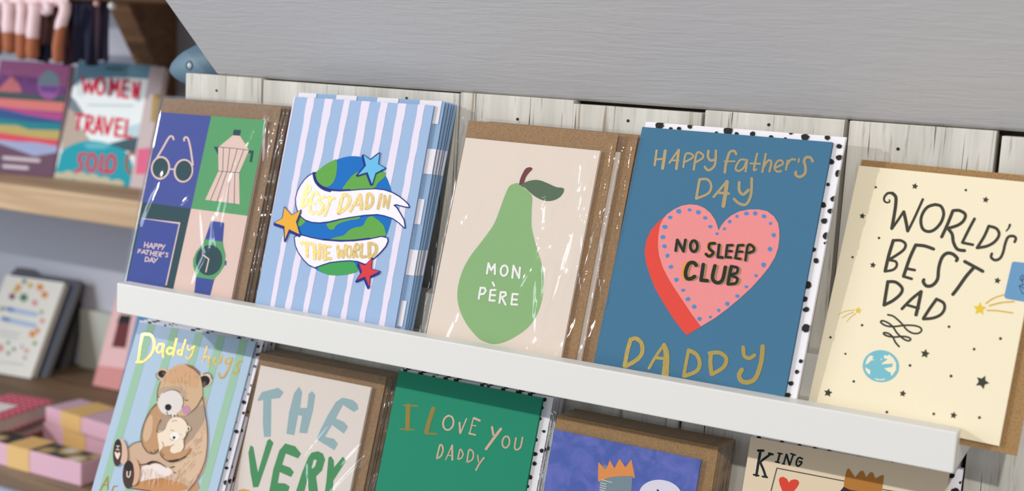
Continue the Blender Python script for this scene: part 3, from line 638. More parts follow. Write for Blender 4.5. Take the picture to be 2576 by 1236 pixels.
# ------------------------------------------------------------------ card 5: world's best dad
CR_, CH = (238, 227, 198), (70, 68, 58)
A, EA = make_card('cream', CR_, [(2168, 402), (2690, 452), (2556, 1155)], kraft((158, 124, 82)),
    'cream card with big charcoal hand lettering, small stars and a light blue globe', 0, '', '', .003, False, ez=-.0024, ey0=-.0032)
A.crop(2061, 430, 4); s = 'worlds_best_dad_lettering'
for q, w in (([(705, 292), (708, 312), (684, 320), (656, 305), (655, 265), (690, 226), (735, 226)], [14, 28]), ([(735, 226), (770, 265), (768, 350), (750, 470), (730, 580)], 34), ([(733, 580), (790, 500), (848, 412)], 26), ([(850, 414), (870, 500), (890, 605)], 34), ([(892, 608), (960, 470), (1042, 288)], 26),
             ([(1165, 340), (1225, 358), (1252, 430), (1225, 520), (1160, 592), (1095, 612), (1040, 582), (1022, 500), (1045, 420), (1095, 362), (1165, 340)], 31), ([(1345, 402), (1290, 540), (1232, 665)], 33), ([(1345, 402), (1410, 400), (1470, 440), (1450, 505), (1390, 550), (1295, 580)], 32),
             ([(1300, 588), (1338, 640), (1350, 720), (1390, 790), (1462, 804)], 33), ([(1562, 484), (1500, 600), (1440, 722)], 30), ([(1440, 724), (1545, 745)], 28), ([(1705, 557), (1660, 660), (1588, 776)], 30), ([(1705, 557), (1780, 580), (1810, 640), (1770, 710), (1690, 758), (1588, 776)], 30),
             ([(1918, 545), (1905, 578), (1880, 608)], [26, 12]), ([(1966, 716), (1978, 680), (1950, 657), (1900, 668), (1872, 730), (1850, 820), (1820, 880), (1770, 900), (1730, 872), (1736, 835)], 28),
             ([(745, 702), (700, 850), (663, 1010)], 34), ([(745, 702), (820, 702), (868, 740), (840, 805), (700, 898)], 28), ([(700, 898), (770, 915), (778, 960), (740, 998), (663, 1012)], 26), ([(970, 748), (910, 880), (848, 1062)], 34), ([(970, 748), (1060, 757), (1150, 788)], 33), ([(890, 987), (960, 1000)], 28), ([(848, 1064), (930, 1088)], 28),
             ([(1380, 905), (1388, 880), (1340, 837), (1280, 832), (1232, 880), (1202, 980), (1190, 1090), (1140, 1152), (1080, 1160), (1047, 1120), (1052, 1098)], 34), ([(1464, 914), (1550, 960), (1645, 1012)], 34), ([(1560, 970), (1480, 1060), (1395, 1180), (1345, 1244)], 35)):
    A.S(s, CH, q, w, 0 if len(q) < 3 else 4)
A.crop(2061, 680, 4)
for q, w in (([(690, 117), (670, 240), (652, 352)], 34), ([(690, 117), (770, 122), (833, 180), (818, 240), (740, 308), (652, 352)], 32), ([(832, 390), (930, 290), (1020, 218)], 30), ([(1024, 218), (1000, 340), (974, 450)], 36), ([(885, 352), (1000, 385)], 27), ([(1180, 292), (1110, 390), (1047, 488)], 32), ([(1180, 292), (1250, 330), (1260, 390), (1220, 450), (1140, 484), (1047, 492)], 30)):
    A.S(s, CH, q, w, 0 if len(q) < 3 else 4)
A.S('flourish_drawing', CH, [(690, 450), (740, 462), (790, 500), (840, 550), (880, 600), (940, 635), (1000, 635), (1030, 605), (1010, 575), (950, 558), (860, 556), (760, 568), (690, 565), (640, 545), (618, 520), (640, 510), (690, 530), (740, 570), (780, 630), (820, 670), (860, 700), (900, 712), (920, 695), (890, 675), (830, 668), (760, 674), (690, 665), (650, 645), (655, 630), (700, 640), (740, 675), (765, 725), (803, 770)], 18)
s = 'little_stars_and_dots'
for x0, y0, L_ in ((2061, 430, ((963, 156, 34), (1675, 292, 35), (434, 455, 33), (540, 950, 33), (1793, 1106, 36))), (2061, 680, ((1065, 842, 48), (1640, 1128, 72))), (2061, 860, ((89, 515, 45), (841, 523, 36), (1352, 742, 37)))):
    A.crop(x0, y0, 4)
    for x, y, r in L_: A.star('star_drawing#%d_%d' % (x, y), CH, x, y, r, -1.57 + .2 + (.25 if r > 60 else 0), .5)
for x0, y0, L_ in ((2061, 430, ((569, 166, 12), (1475, 195, 13), (601, 677, 13), (335, 870, 12))), (2061, 680, ((431, 555, 13), (113, 677, 13), (263, 843, 11), (1305, 570, 14), (1823, 690, 15), (1558, 796, 14), (913, 960, 14), (1326, 1067, 15), (347, 1121, 13))), (2061, 860, ((680, 710, 14), (1152, 728, 14), (1612, 765, 15)))):
    A.crop(x0, y0, 4)
    for x, y, r in L_: A.E('dot_drawing#%d_%d' % (x, y), CH, x, y, r, None, 0, 12)
A.crop(2061, 680, 4); s = 'shooting_star_drawing'; YE = (240, 206, 64)
s1, s2 = s + '#1', s + '#2'; A.star(s1, YE, 392, 406, 37, -1.4); A.star(s2, YE, 1615, 390, 68, -1.5)
for q, w in (([(350, 403), (270, 412), (192, 445)], [8, 5]), ([(343, 425), (290, 445), (232, 482)], [8, 5]), ([(365, 440), (320, 470), (275, 522)], [8, 5]), ([(1678, 335), (1750, 285), (1856, 248)], 14), ([(1714, 358), (1830, 328), (1958, 318)], 15), ([(1688, 405), (1800, 410), (1946, 432)], 14)): A.S(s1 if q[0][0] < 500 else s2, (228, 190, 80), q, w)
s = 'small_globe_drawing'; A.E(s, (128, 196, 211), 620, 967, 183, 161, 0.1); A.L = 2
for q in ([(530, 858), (548, 880), (530, 890), (555, 905), (520, 912), (500, 935), (480, 945), (462, 955), (480, 900), (500, 870)], [(462, 978), (515, 1010), (510, 1055), (490, 1040), (470, 1010)],
          [(650, 870), (660, 855), (690, 865), (700, 848), (740, 880), (772, 930), (775, 1000), (750, 1040), (725, 1068), (720, 1030), (690, 1020), (655, 990), (735, 975), (742, 940), (690, 945), (660, 945), (625, 952), (640, 930), (670, 915), (690, 895), (655, 890)],
          [(552, 1088), (610, 1100), (668, 1092), (650, 1108), (580, 1108)], [(620, 883), (632, 900), (622, 914)]): A.P(s, CR_, q)
# blue sticker with a leaf-and-parcel line drawing
A.crop(0, 0, 1); A.L = 3; s = 'blue_sticker'; A.P(s, (112, 160, 200), [(2545, 665), (2547, 660), (2552, 659), (2660, 671), (2640, 770), (2532, 752), (2527, 748), (2527, 743)])
A.crop(2061, 430, 4); A.L = 4
for q in ([(2046, 1050), (2024, 1072), (2022, 1100), (2046, 1108), (2064, 1080), (2046, 1050)], [(2040, 1075), (2046, 1150)], [(2012, 1160), (2056, 1148), (2098, 1140), (2112, 1222), (2045, 1240), (2012, 1160)], [(2012, 1160), (2064, 1185), (2098, 1140)]): A.S(s, (30, 44, 60), q, 5, 0)
A.done()

# ------------------------------------------------------------------ lower row, card 6: bear hug
BB = (184, 207, 228)
A, EA = make_card('bear', BB, [(352, 803), (657.5, 860), (570, 1236)], paper((228, 226, 236), name='envelope_paper'),
    'striped pale blue and green card with a brown bear hugging its cub', 3,
    'spotted envelope with its card, %s in the stack behind the bear hug card', 'cards stacked behind the bear hug card', .0045, False, ez=-.0024)
A.crop(280, 800, 4); s = 'green_stripes'; SG = (163, 203, 174)
for cx, sl in ((372, -.29), (620, -.285), (880, -.28), (1110, -.275), (1347, -.27)):
    A.P(s, SG, [(cx - 38 - sl * 300, -120), (cx + 38 - sl * 300, -120), (cx + 42 + sl * 900, 1080), (cx + 42 + sl * 1900, 2080), (cx - 42 + sl * 1900, 2080), (cx - 42 + sl * 900, 1080)])
A.L = 2; s = 'daddy_lettering'; GY = foil((240, 200, 104), .1, 'yellow_gold_foil', .05)
for q, w in (([(315, 170), (290, 300), (270, 448)], 20), ([(255, 448), (340, 430), (418, 340), (430, 230), (390, 170), (312, 166)], 21), ([(520, 265), (480, 270), (456, 310), (475, 350), (510, 330), (525, 270)], 17), ([(530, 272), (520, 340), (525, 400)], 17),
             ([(625, 310), (580, 302), (560, 340), (590, 368), (625, 340)], 18), ([(657, 215), (638, 300), (626, 380)], 19), ([(705, 325), (675, 332), (675, 368), (703, 365), (716, 320)], 15), ([(748, 225), (725, 300), (710, 382)], 16), ([(775, 280), (770, 310), (795, 322), (828, 290)], 15), ([(838, 287), (810, 370), (780, 412), (757, 400)], 16),
             ([(965, 290), (945, 370), (920, 440)], 14), ([(930, 410), (975, 385), (990, 410), (976, 488)], 16), ([(1045, 402), (1036, 450), (1065, 468), (1100, 420)], 16), ([(1112, 372), (1096, 450)], 16), ([(1215, 412), (1170, 406), (1142, 440), (1165, 464), (1200, 440), (1218, 408)], 16), ([(1215, 412), (1180, 510), (1140, 588), (1100, 604), (1082, 562)], 19),
             ([(1315, 440), (1280, 450), (1266, 490), (1280, 530), (1250, 564), (1226, 545)], 18)): A.S(s if q[0][0] < 900 else 'hugs_lettering', GY, q, w, 4)
A.crop(220, 927, 4)
for q, w in (([(128, 1232), (205, 1092), (206, 1220)], 14), ([(150, 1182), (205, 1172)], 11), ([(246, 1240), (265, 1190), (300, 1186)], 11)): A.S('lower_lettering', GY, q, w, 0)
s = 'bear_drawing'; DK = (62, 48, 42); TN = (214, 181, 153); OG = (200, 154, 114)
A.L = 2
A.P(s, TN, [(720, 350), (640, 430), (590, 540), (550, 680), (550, 740), (470, 755), (415, 800), (390, 880), (360, 985), (420, 930), (480, 960), (510, 1000), (470, 1180), (450, 1215), (560, 1225), (700, 1240), (1000, 1245), (1110, 1130), (1180, 1020), (1215, 800), (1215, 620), (1190, 450), (1165, 280)], 3)
A.P(s, OG, [(1010, 1260), (1060, 1180), (1115, 1140), (1130, 1200), (1090, 1260)])
A.L = 3; A.P(s, (182, 158, 136), [(740, 450), (1000, 480), (1160, 360), (1185, 500), (1120, 620), (1000, 760), (760, 900), (720, 680), (735, 560)], 3)
A.P(s, (234, 220, 212), [(540, 1010), (640, 965), (740, 970), (830, 1010), (862, 1060), (720, 1110), (540, 1150)], 3)
A.P(s, (206, 148, 98), [(500, 1160), (700, 1108), (900, 1140), (1020, 1200), (900, 1242), (700, 1240), (490, 1220)], 3)
A.P(s, (226, 192, 160), [(1000, 780), (1130, 640), (1200, 640), (1200, 820), (1150, 1000), (1050, 1130), (900, 1100), (880, 960)], 3)
A.L = 4; A.P(s, OG, [(700, 360), (650, 420), (600, 500), (562, 600), (550, 700), (562, 770), (602, 838), (650, 860), (700, 848), (730, 810), (722, 740), (706, 660), (712, 580), (750, 500), (745, 420)], 3)
A.P(s, (222, 184, 148), [(580, 570), (610, 500), (650, 470), (660, 560), (640, 680), (590, 740), (565, 690)], 3)
A.L = 5
A.E(s, (224, 190, 160), 765, 62, 64, 62); A.E(s, (230, 205, 185), 1192, 113, 68, 70)
A.L = 6; A.E(s, (34, 30, 30), 760, 60, 46, 38, .2); A.E(s, (34, 30, 30), 1183, 128, 54, 52, -.5); A.P(s, (110, 78, 60), [(1160, 150), (1185, 135), (1200, 160), (1180, 190), (1150, 185)], 3)
A.L = 7; A.P(s, (216, 182, 145), [(705, 330), (710, 230), (740, 140), (790, 60), (830, 15), (900, -30), (980, -42), (1060, -20), (1120, 30), (1142, 90), (1160, 190), (1160, 290), (1110, 380), (1050, 440), (990, 480), (900, 470), (780, 470), (730, 420)], 3)
A.L = 8; A.P(s, (218, 172, 130), [(800, 100), (850, 20), (950, -25), (1050, 0), (1110, 70), (1120, 150), (1080, 200), (950, 140), (850, 160)], 3)
A.P(s, (196, 168, 142), [(712, 300), (716, 220), (800, 190), (880, 180), (960, 205), (1000, 250), (980, 320), (900, 260), (800, 260), (750, 320)], 3)
A.P(s, (140, 100, 74), [(980, -42), (1060, -24), (1122, 28), (1146, 90), (1128, 70), (1080, 20), (1030, -10)])
A.L = 9; A.E(s, (222, 213, 208), 842, 348, 127, 128); A.E(s, (206, 146, 178), 1001, 422, 40, 46)
A.L = 10; A.E(s, (28, 26, 28), 820, 395, 33, 33, .3)
for q, w in (([(813, 430), (811, 458), (830, 478), (852, 466)], 5), ([(811, 458), (795, 450)], 4), ([(990, 318), (1003, 331), (1014, 318)], 6), ([(718, 282), (732, 296)], 6),
             ([(770, 250), (820, 226), (890, 220), (940, 245)], 5), ([(968, 290), (974, 340), (958, 400)], 4)): A.S(s, DK, q, w, 3)
for q, w in (([(1165, 290), (1188, 420), (1213, 600), (1213, 780), (1190, 940), (1110, 1120), (1020, 1232)], 7), ([(700, 360), (640, 425), (582, 540), (548, 660), (556, 760), (602, 838), (650, 862), (700, 850), (732, 812)], 7), ([(705, 640), (722, 570), (745, 520)], 7),
             ([(415, 800), (470, 755), (546, 736)], 6), ([(660, 860), (640, 838)], 6), ([(690, 852), (684, 828)], 6), ([(718, 838), (706, 818)], 5), ([(700, 50), (700, 90), (730, 120)], 5), ([(1255, 110), (1250, 70), (1215, 48), (1170, 60)], 6), ([(710, 330), (712, 230), (740, 140)], 5), ([(1160, 290), (1110, 382), (1048, 444)], 4),
             ([(460, 1212), (640, 1236)], 7), ([(840, 1002), (880, 990)], 8), ([(870, 1044), (892, 1056)], 8)): A.S(s, DK, q, w, 3)
A.L = 11; A.S(s, DK, [(620, 962), (660, 944), (720, 950), (800, 1000)], [26, 6]); A.S(s, DK, [(520, 975), (600, 965), (660, 950)], [5, 14])
# cub
s = 'cub_drawing'; CUB = (236, 217, 194)
A.L = 11; A.P(s, CUB, [(715, 650), (780, 620), (810, 560), (900, 560), (1000, 640), (975, 730), (978, 790), (950, 840), (880, 860), (830, 850), (740, 860), (728, 780)], 3)
A.E(s, CUB, 883, 480, 23, 25); A.E(s, CUB, 1022, 608, 24, 27)
A.L = 12; A.E(s, (90, 70, 60), 886, 484, 10, 14); A.E(s, (90, 70, 60), 1024, 612, 11, 16); A.E(s, CUB, 912, 608, 106, 116, -.25)
A.L = 13; A.E(s, (240, 232, 226), 890, 690, 44, 44); A.L = 14; A.E(s, (30, 28, 30), 882, 700, 14, 14)
for q in ([(850, 620), (864, 632), (880, 629)], [(945, 664), (956, 673)], [(880, 714), (868, 728), (848, 720), (842, 710)], [(860, 540), (890, 528), (915, 534)], [(760, 740), (775, 770), (770, 800)], [(1005, 640), (1000, 690), (970, 720)], [(715, 652), (780, 622), (806, 560)], [(880, 770), (840, 790)]): A.S(s, (120, 96, 80), q, 4, 3)
s = 'bear_drawing'; A.L = 14
A.P(s, OG, [(740, 850), (770, 800), (845, 785), (835, 830), (870, 860), (920, 850), (980, 830), (1050, 800), (1000, 880), (900, 930), (820, 930), (760, 905)], 3)
A.L = 15; A.S(s, DK, [(765, 895), (820, 936), (920, 925), (1000, 888)], [8, 20, 8]); A.S(s, DK, [(742, 850), (752, 880), (770, 900)], 7)
for q in ([(755, 870), (775, 858)], [(762, 890), (784, 876)], [(740, 845), (756, 830)]): A.S(s, DK, q, 6)
# feet
A.L = 15; A.E(s, (226, 188, 164), 365, 842, 50, 130, -.12); A.E(s, (222, 178, 148), 478, 1050, 62, 132, .02)
A.L = 16; A.E(s, (76, 54, 50), 315, 852, 44, 138, .06); A.E(s, (76, 54, 50), 425, 1072, 58, 142, .03)
A.L = 17; A.E(s, (46, 36, 36), 320, 770, 34, 44, .06); A.E(s, (46, 36, 36), 430, 990, 44, 50, .03)
LTR = (236, 214, 200)
for q, w in (([(305, 784), (338, 787)], 7), ([(321, 786), (317, 822)], 7), ([(302, 822), (336, 824)], 7), ([(415, 1042), (412, 1084), (428, 1100), (442, 1080), (448, 1040)], 10)): A.S(s, LTR, q, w, 3)
A.P(s, LTR, [(288, 850), (304, 846), (316, 862), (330, 846), (344, 860), (336, 890), (318, 922), (298, 890)], 2)
rr = random.Random(11); A.L = 10
for k in range(70):          # fur strokes
    f = rr.random(); x = rr.uniform(900, 1180); y = rr.uniform(560, 1150)
    if x > 1200 - abs(y - 700) * .2 or x < 980 - (y - 560) * .1: continue
    A.S(s, rr.choice([(186, 146, 112), (240, 214, 190), (160, 130, 110)]), [(x, y), (x - rr.uniform(10, 40), y + rr.uniform(30, 60))], [3.5, 1.5])
for k in range(36):
    x = rr.uniform(560, 960); A.S(s, rr.choice([(236, 222, 212), (190, 132, 88)]), [(x, rr.uniform(1000, 1150)), (x - rr.uniform(0, 40), rr.uniform(1100, 1220))], [4, 1.5])
for k in range(40):
    x = rr.uniform(760, 1120); y = rr.uniform(0, 180); A.S(s, rr.choice([(236, 196, 150), (202, 156, 114), (196, 170, 148)]), [(x, y), (x + (x - 930) * .1, y + rr.uniform(25, 55))], [3, 1.2])
A.done()
EA.crop(280, 800, 4); SPK = (34, 40, 40)
for x, y, r in ((385, 38, 22), (540, 75, 9), (610, 72, 14), (822, 120, 24), (970, 150, 16), (1285, 208, 22), (1420, 226, 13), (1478, 290, 16), (1470, 372, 19), (1422, 402, 14), (1442, 490, 17), (1385, 570, 14), (1408, 680, 17), (1340, 722, 18), (1382, 770, 17), (1335, 850, 22), (1335, 960, 20), (1255, 1050, 14), (1260, 1145, 23), (1190, 1323, 22), (1155, 1433, 22), (1160, 1512, 20), (1155, 1660, 28)): EA.spot('black_spots', SPK, x, y, r)
EA.done()

# ------------------------------------------------------------------ card 7: THE VERY ...
A, EA = make_card('very', (224, 213, 206), [(651.5, 887.4), (968, 946.7), (919, 1236)], kraft((146, 116, 84)),
    'pale card with big brush letters THE in grey blue and VERY in green, clear sleeve', 5,
    'sleeved kraft card, %s in the stack behind the brush lettered THE VERY card', 'sleeved cards behind the brush lettered card', .0042, True, creases=12)
A.crop(600, 927, 4); s = 'the_lettering'; BG = (157, 186, 192)
A.P(s, BG, [(190, 320), (235, 240), (400, 197), (455, 240), (415, 300), (330, 310), (328, 500), (325, 690), (258, 692), (245, 560), (250, 318), (205, 330)])
A.P(s, BG, [(610, 185), (640, 240), (620, 400), (690, 400), (705, 260), (740, 230), (772, 270), (750, 420), (690, 655), (612, 650), (640, 480), (600, 470), (560, 675), (482, 660), (510, 440), (560, 250)])
A.P(s, BG, [(1045, 295), (1150, 320), (1195, 360), (1207, 410), (1160, 440), (1050, 368), (978, 505), (1060, 540), (1102, 590), (1060, 658), (940, 570), (870, 690), (960, 710), (1000, 760), (965, 825), (785, 715), (830, 610), (900, 470), (980, 340)])
s = 'very_lettering'; VG = (76, 152, 98)
A.P(s, VG, [(120, 775), (150, 795), (195, 1050), (290, 730), (315, 710), (352, 750), (200, 1195), (148, 1200), (120, 1050), (100, 850)])
A.P(s, VG, [(470, 757), (570, 785), (630, 860), (600, 908), (475, 858), (440, 970), (520, 1000), (557, 1045), (530, 1095), (415, 1045), (395, 1155), (470, 1160), (515, 1190), (500, 1240), (470, 1270), (320, 1250), (310, 1236), (350, 1020), (410, 830)])
A.P(s, VG, [(735, 850), (800, 835), (850, 860), (872, 920), (840, 1030), (780, 1090), (800, 1236), (810, 1330), (715, 1330), (695, 1110), (665, 1236), (640, 1320), (560, 1310), (580, 1236), (640, 1050), (700, 900)])
A.P(s, VG, [(930, 885), (960, 930), (960, 1000), (1050, 890), (1083, 930), (955, 1130), (945, 1300), (862, 1300), (885, 1130), (905, 900)])
A.L = 2; A.P(s, (224, 213, 206), [(760, 920), (790, 925), (770, 990), (742, 1012), (738, 1000)])
A.P('yellow_lettering', (218, 178, 66), [(-5, 1232), (50, 1213), (110, 1228), (118, 1290), (70, 1400), (0, 1420)]); A.done()

# ------------------------------------------------------------------ card 8: I love you daddy
A, EA = make_card('green', (36, 142, 110), [(1009.7, 927), (1392, 1002), (1350, 1236)], paper((226, 225, 230), name='envelope_paper'),
    'deep green card with gold capital lettering I LOVE YOU DADDY', 4,
    'spotted envelope with its card, %s in the stack behind the deep green card', 'cards stacked behind the deep green card', .0038, False, ez=-.0024)
A.crop(960, 927, 4); s = 'i_love_you_daddy_lettering'; CG = foil((255, 216, 176), .26, 'rose_gold_foil', .1); OGF = foil((214, 184, 100), .16, 'dark_reflection_gold_foil', .06)  # second gold is the same foil with its darker reflection painted into the colour
for q, w in (([(268, 378), (260, 610)], 44), ([(225, 373), (362, 380)], 15), ([(187, 612), (328, 621)], 13), ([(520, 408), (480, 530), (450, 645)], 44), ([(452, 657), (558, 662)], 17)): A.S(s, OGF, q, w, 0)
A.R(s, CG, 672, 550, 52, 72, 17, .2)
for q, w in (([(785, 548), (791, 652)], 19), ([(855, 508), (795, 655)], 13), ([(925, 502), (886, 658)], 12), ([(932, 502), (988, 527)], 22), ([(907, 575), (948, 579)], 10), ([(880, 656), (943, 671)], 17), ([(1112, 592), (1125, 670)], 22), ([(1200, 612), (1125, 712), (1052, 812)], 28), ([(1353, 702), (1340, 800), (1365, 820), (1400, 790), (1418, 698)], 17),
             ([(556, 908), (590, 772), (620, 810), (600, 880), (557, 910)], 16), ([(645, 922), (710, 777)], 11), ([(711, 777), (713, 922)], 19), ([(667, 875), (712, 881)], 9), ([(768, 916), (792, 817), (820, 860), (805, 903), (770, 916)], 14), ([(860, 944), (882, 822), (924, 850), (914, 918), (862, 946)], 15), ([(968, 876), (975, 940)], 13), ([(1030, 902), (985, 960), (950, 1026)], 17)): A.S(s, CG, q, w, 0 if len(q) < 4 else 4)
A.R(s, CG, 1252, 743, 36, 58, 17, .15); A.done()
EA.crop(960, 927, 4)
for x, y, r in ((235, 15, 24), (395, 52, 27), (525, 82, 14), (645, 102, 23), (750, 118, 26), (1010, 165, 24), (1075, 178, 18), (1222, 215, 24), (1380, 240, 30), (1495, 262, 28), (1640, 315, 24), (1612, 400, 20), (1595, 508, 18), (1632, 635, 17), (1553, 720, 23), (1610, 830, 24), (1543, 862, 25), (1537, 960, 22), (1495, 1095, 25), (1470, 1190, 18)): EA.spot('black_spots', SPK, x, y, r)
EA.done()

# ------------------------------------------------------------------ card 9: blue card with a crowned grey figure
def mottled_blue():
    mt, nt, b = newmat('mottled_blue_card'); b.inputs['Roughness'].default_value = .6; b.inputs['Specular IOR Level'].default_value = .25  # blue base varied by noise with lighter patches
    tc = N(nt, 'ShaderNodeTexCoord'); n = N(nt, 'ShaderNodeTexNoise'); n.inputs['Scale'].default_value = 70; n.inputs['Detail'].default_value = 6; n.inputs['Distortion'].default_value = 1.2
    r = N(nt, 'ShaderNodeValToRGB'); e = r.color_ramp.elements; e[0].position = .38; e[0].color = rgb((70, 92, 172)); e[1].position = .72; e[1].color = rgb((104, 112, 192))
    nt.links.new(tc.outputs['Object'], n.inputs['Vector']); nt.links.new(n.outputs[0], r.inputs[0]); nt.links.new(r.outputs[0], b.inputs['Base Color']); return mt
A, EA = make_card('whale', (76, 96, 172), [(1402, 1045), (1807.8, 1123), (1791, 1236)], kraft((152, 120, 80)),
    'mottled blue card with an orange zigzag crown on a grey shape, clear sleeve', 6,
    'sleeved kraft card, %s in the thick stack behind the blue card with the orange crown', 'sleeved cards behind the blue card with the orange crown', .0043, True, base_mat=mottled_blue(), amp=.0005, creases=16)
A.crop(1380, 1040, 6.104); s = 'crown_drawing'; GYB = (128, 148, 158)
A.P('grey_figure_drawing', GYB, [(800, 1000), (880, 985), (960, 960), (1290, 950), (1280, 1100), (1240, 1500), (1300, 2100), (1200, 2500), (860, 2500), (720, 2100), (760, 1500), (775, 1250)]); A.P('grey_figure_drawing', GYB, [(835, 805), (865, 797), (897, 806), (892, 900), (850, 900)])
A.L = 2; A.P(s, (236, 152, 82), [(765, 748), (830, 815), (870, 872), (905, 820), (942, 720), (1015, 845), (1092, 697), (1180, 830), (1275, 710), (1328, 985), (1305, 1005), (1290, 968), (1100, 968), (960, 982), (880, 1008), (800, 1042), (778, 1057), (760, 1030)])
A.L = 3
for q in ([(815, 1022), (975, 1065)], [(800, 1070), (890, 1090)], [(795, 1105), (885, 1130)], [(790, 1140), (880, 1165)], [(785, 1175), (870, 1197)], [(780, 1212), (865, 1232)]): A.S('grey_figure_drawing', (222, 228, 226), q, 9, 0)
A.L = 2; s = 'white_circle_drawing'; A.E(s, (222, 218, 234), 1720, 1262, 330, 237, .12); A.L = 3; A.S(s, (42, 42, 62), [(1675, 1182), (1700, 1210), (1730, 1260)], 26, 0); A.done()

# ------------------------------------------------------------------ card 10: king
A, EA = make_card('king', (232, 213, 184), [(1895, 1092), (2425, 1177), (2414, 1236)], paper((228, 225, 232), name='envelope_paper'),
    'cream card lettered KING with a red heart and a golden brown crown', 1,
    'spotted envelope with its card, %s in line behind the KING card', 'cards stacked behind the KING card', .0034, False, ez=-.0024)
A.crop(1860, 1082, 5.031); s = 'king_lettering'; KD = (30, 42, 44)
for q, w in (([(268, 262), (240, 420), (215, 578)], 33), ([(236, 262), (304, 264)], 30), ([(182, 568), (242, 580)], 24), ([(398, 305), (258, 410)], 30), ([(375, 298), (422, 312)], 27), ([(265, 415), (303, 500), (333, 590)], 30), ([(292, 590), (352, 601)], 24),
             ([(488, 296), (543, 305)], 18), ([(514, 300), (482, 410)], 25), ([(458, 405), (508, 417)], 18), ([(540, 430), (573, 435)], 16), ([(560, 430), (595, 312)], 21), ([(597, 312), (635, 443)], 25), ([(637, 443), (683, 312)], 20), ([(652, 302), (707, 320)], 20), ([(797, 368), (757, 352), (727, 390), (722, 440), (747, 460), (780, 430), (788, 407), (757, 402)], 22)): A.S(s, KD, q, w, 0 if len(q) < 4 else 4)
A.S('ruled_frame', (72, 76, 72), [(80, 2300), (400, 775), (475, 485), (1330, 650)], 13, 0); A.S('ruled_frame', (72, 76, 72), [(1810, 755), (2150, 812)], 12, 0)
A.P('red_heart_drawing', (224, 72, 54), [(545, 775), (510, 690), (500, 630), (520, 600), (560, 596), (600, 620), (627, 668), (652, 637), (700, 626), (745, 640), (757, 675), (730, 730), (690, 775), (600, 860)])
s = 'crowned_head_drawing'; A.P(s, (62, 42, 40), [(1320, 722), (1275, 775), (1262, 900), (1270, 1100), (1850, 1100), (1840, 900), (1800, 760)])
A.L = 2; A.P(s, (184, 124, 58), [(1330, 640), (1345, 560), (1365, 500), (1385, 490), (1420, 540), (1465, 605), (1500, 560), (1530, 525), (1560, 518), (1580, 545), (1605, 610), (1635, 560), (1665, 535), (1690, 545), (1720, 620), (1770, 590), (1810, 572), (1828, 580), (1815, 680), (1800, 790), (1600, 790), (1400, 760), (1320, 720)]); A.done()
EA.crop(1860, 1082, 5.031)
for x, y, r in ((250, 96, 26), (540, 152, 26), (760, 196, 26), (955, 234, 28), (1135, 270, 26), (1500, 345, 20), (1930, 428, 26), (2190, 480, 28), (2400, 515, 28)): EA.spot('black_spots', (30, 34, 32), x, y, r)
EA.crop(0, 0, 1)
for x, y, r in ((2394, 1198, 9), (2404, 1236, 9), (2398, 1236, 7), (2416, 1215, 4)): EA.spot('black_spots', (30, 34, 32), x, y, r)
EA.done()

# ================================================================== the alcove behind, to the left (out of focus)
def face_mw(BL, BR, lean):
    a = (BR - BL).normalized(); a.z = 0; a.normalize(); n = a.cross(Vector((0, 0, 1)))
    b = Vector((0, 0, 1)) * math.cos(lean) - n * math.sin(lean); n2 = a.cross(b)
    mw = Matrix((a, b, n2)).transposed().to_4x4(); mw.translation = BL
    return mw
def face_local(mw, q):
    O = mw.translation; p = onP(q[0], q[1], O, mw.col[2].to_3d()) - O
    return (p.dot(mw.col[0].to_3d()), p.dot(mw.col[1].to_3d()))
def book(name, label, BLp, BRp, TLp, TRp, zb, lean, thick, cover, pages=(226, 220, 206), spine_left=True, group=None, cat='book', shift=0.0):
    """a standing book: two covers, a spine and a page block; corners are read on its leaning front face"""
    BL, BR = onZ(*BLp, zb), onZ(*BRp, zb)
    mw = face_mw(BL, BR, lean); w = (BR - BL).length; h = (face_local(mw, TLp)[1] + face_local(mw, TRp)[1]) / 2
    r = empty(name, mw); tag(r, label, cat, group); cm = paper(cover, .4, .02, 'cover', 300); t = .0022
    fc = MB().box(0, w, 0, h, -t, 0).build('front_cover', cm, r, bevel=.0006)
    MB().box(0, w, 0, h, -thick, -thick + t).build('back_cover', cm, r, bevel=.0006)
    MB().box(0, .002, 0, h, -thick + t, -t).build('spine', cm, r)
    MB().box(.002, w - .003, .002, h - .003, -thick + t, -t).build('page_block', paper(pages, .8, .05, 'page_edges', 700), r)
    return Art(mw, w, h, fc), r
wood = {}
def wood_mat(name, c, c2, sc=9):
    if name in wood: return wood[name]
    mt, nt, b = newmat(name); b.inputs['Roughness'].default_value = .6; tc = N(nt, 'ShaderNodeTexCoord'); mp = N(nt, 'ShaderNodeMapping'); mp.inputs['Scale'].default_value = (sc * .25, sc * 3, sc * 5)
    n = N(nt, 'ShaderNodeTexNoise'); n.inputs['Scale'].default_value = 1.5; n.inputs['Detail'].default_value = 6; n.inputs['Distortion'].default_value = .8; r = N(nt, 'ShaderNodeValToRGB'); e = r.color_ramp.elements
    e[0].position = .3; e[0].color = rgb(c); e[1].position = .7; e[1].color = rgb(c2)
    nt.links.new(tc.outputs['Object'], mp.inputs[0]); nt.links.new(mp.outputs[0], n.inputs['Vector']); nt.links.new(n.outputs[0], r.inputs[0]); nt.links.new(r.outputs[0], b.inputs['Base Color']); wood[name] = mt
    return mt
SY = .45
z1 = (onY(0, 462, SY).z + onY(333, 502, SY).z) / 2; z1b = (onY(0, 531, SY).z + onY(323, 570, SY).z) / 2
o = MB().box(-1.7, -.16, SY, WY - .001, z1b, z1).build('wooden_shelf', wood_mat('oak', (172, 138, 100), (206, 176, 138)), bevel=.004)
tag(o, 'pale oak shelf board carrying the travel book and the striped notebook', 'shelf')
SL = .30; z2 = (onY(0, 1178, SL).z + onY(220, 1228, SL).z) / 2
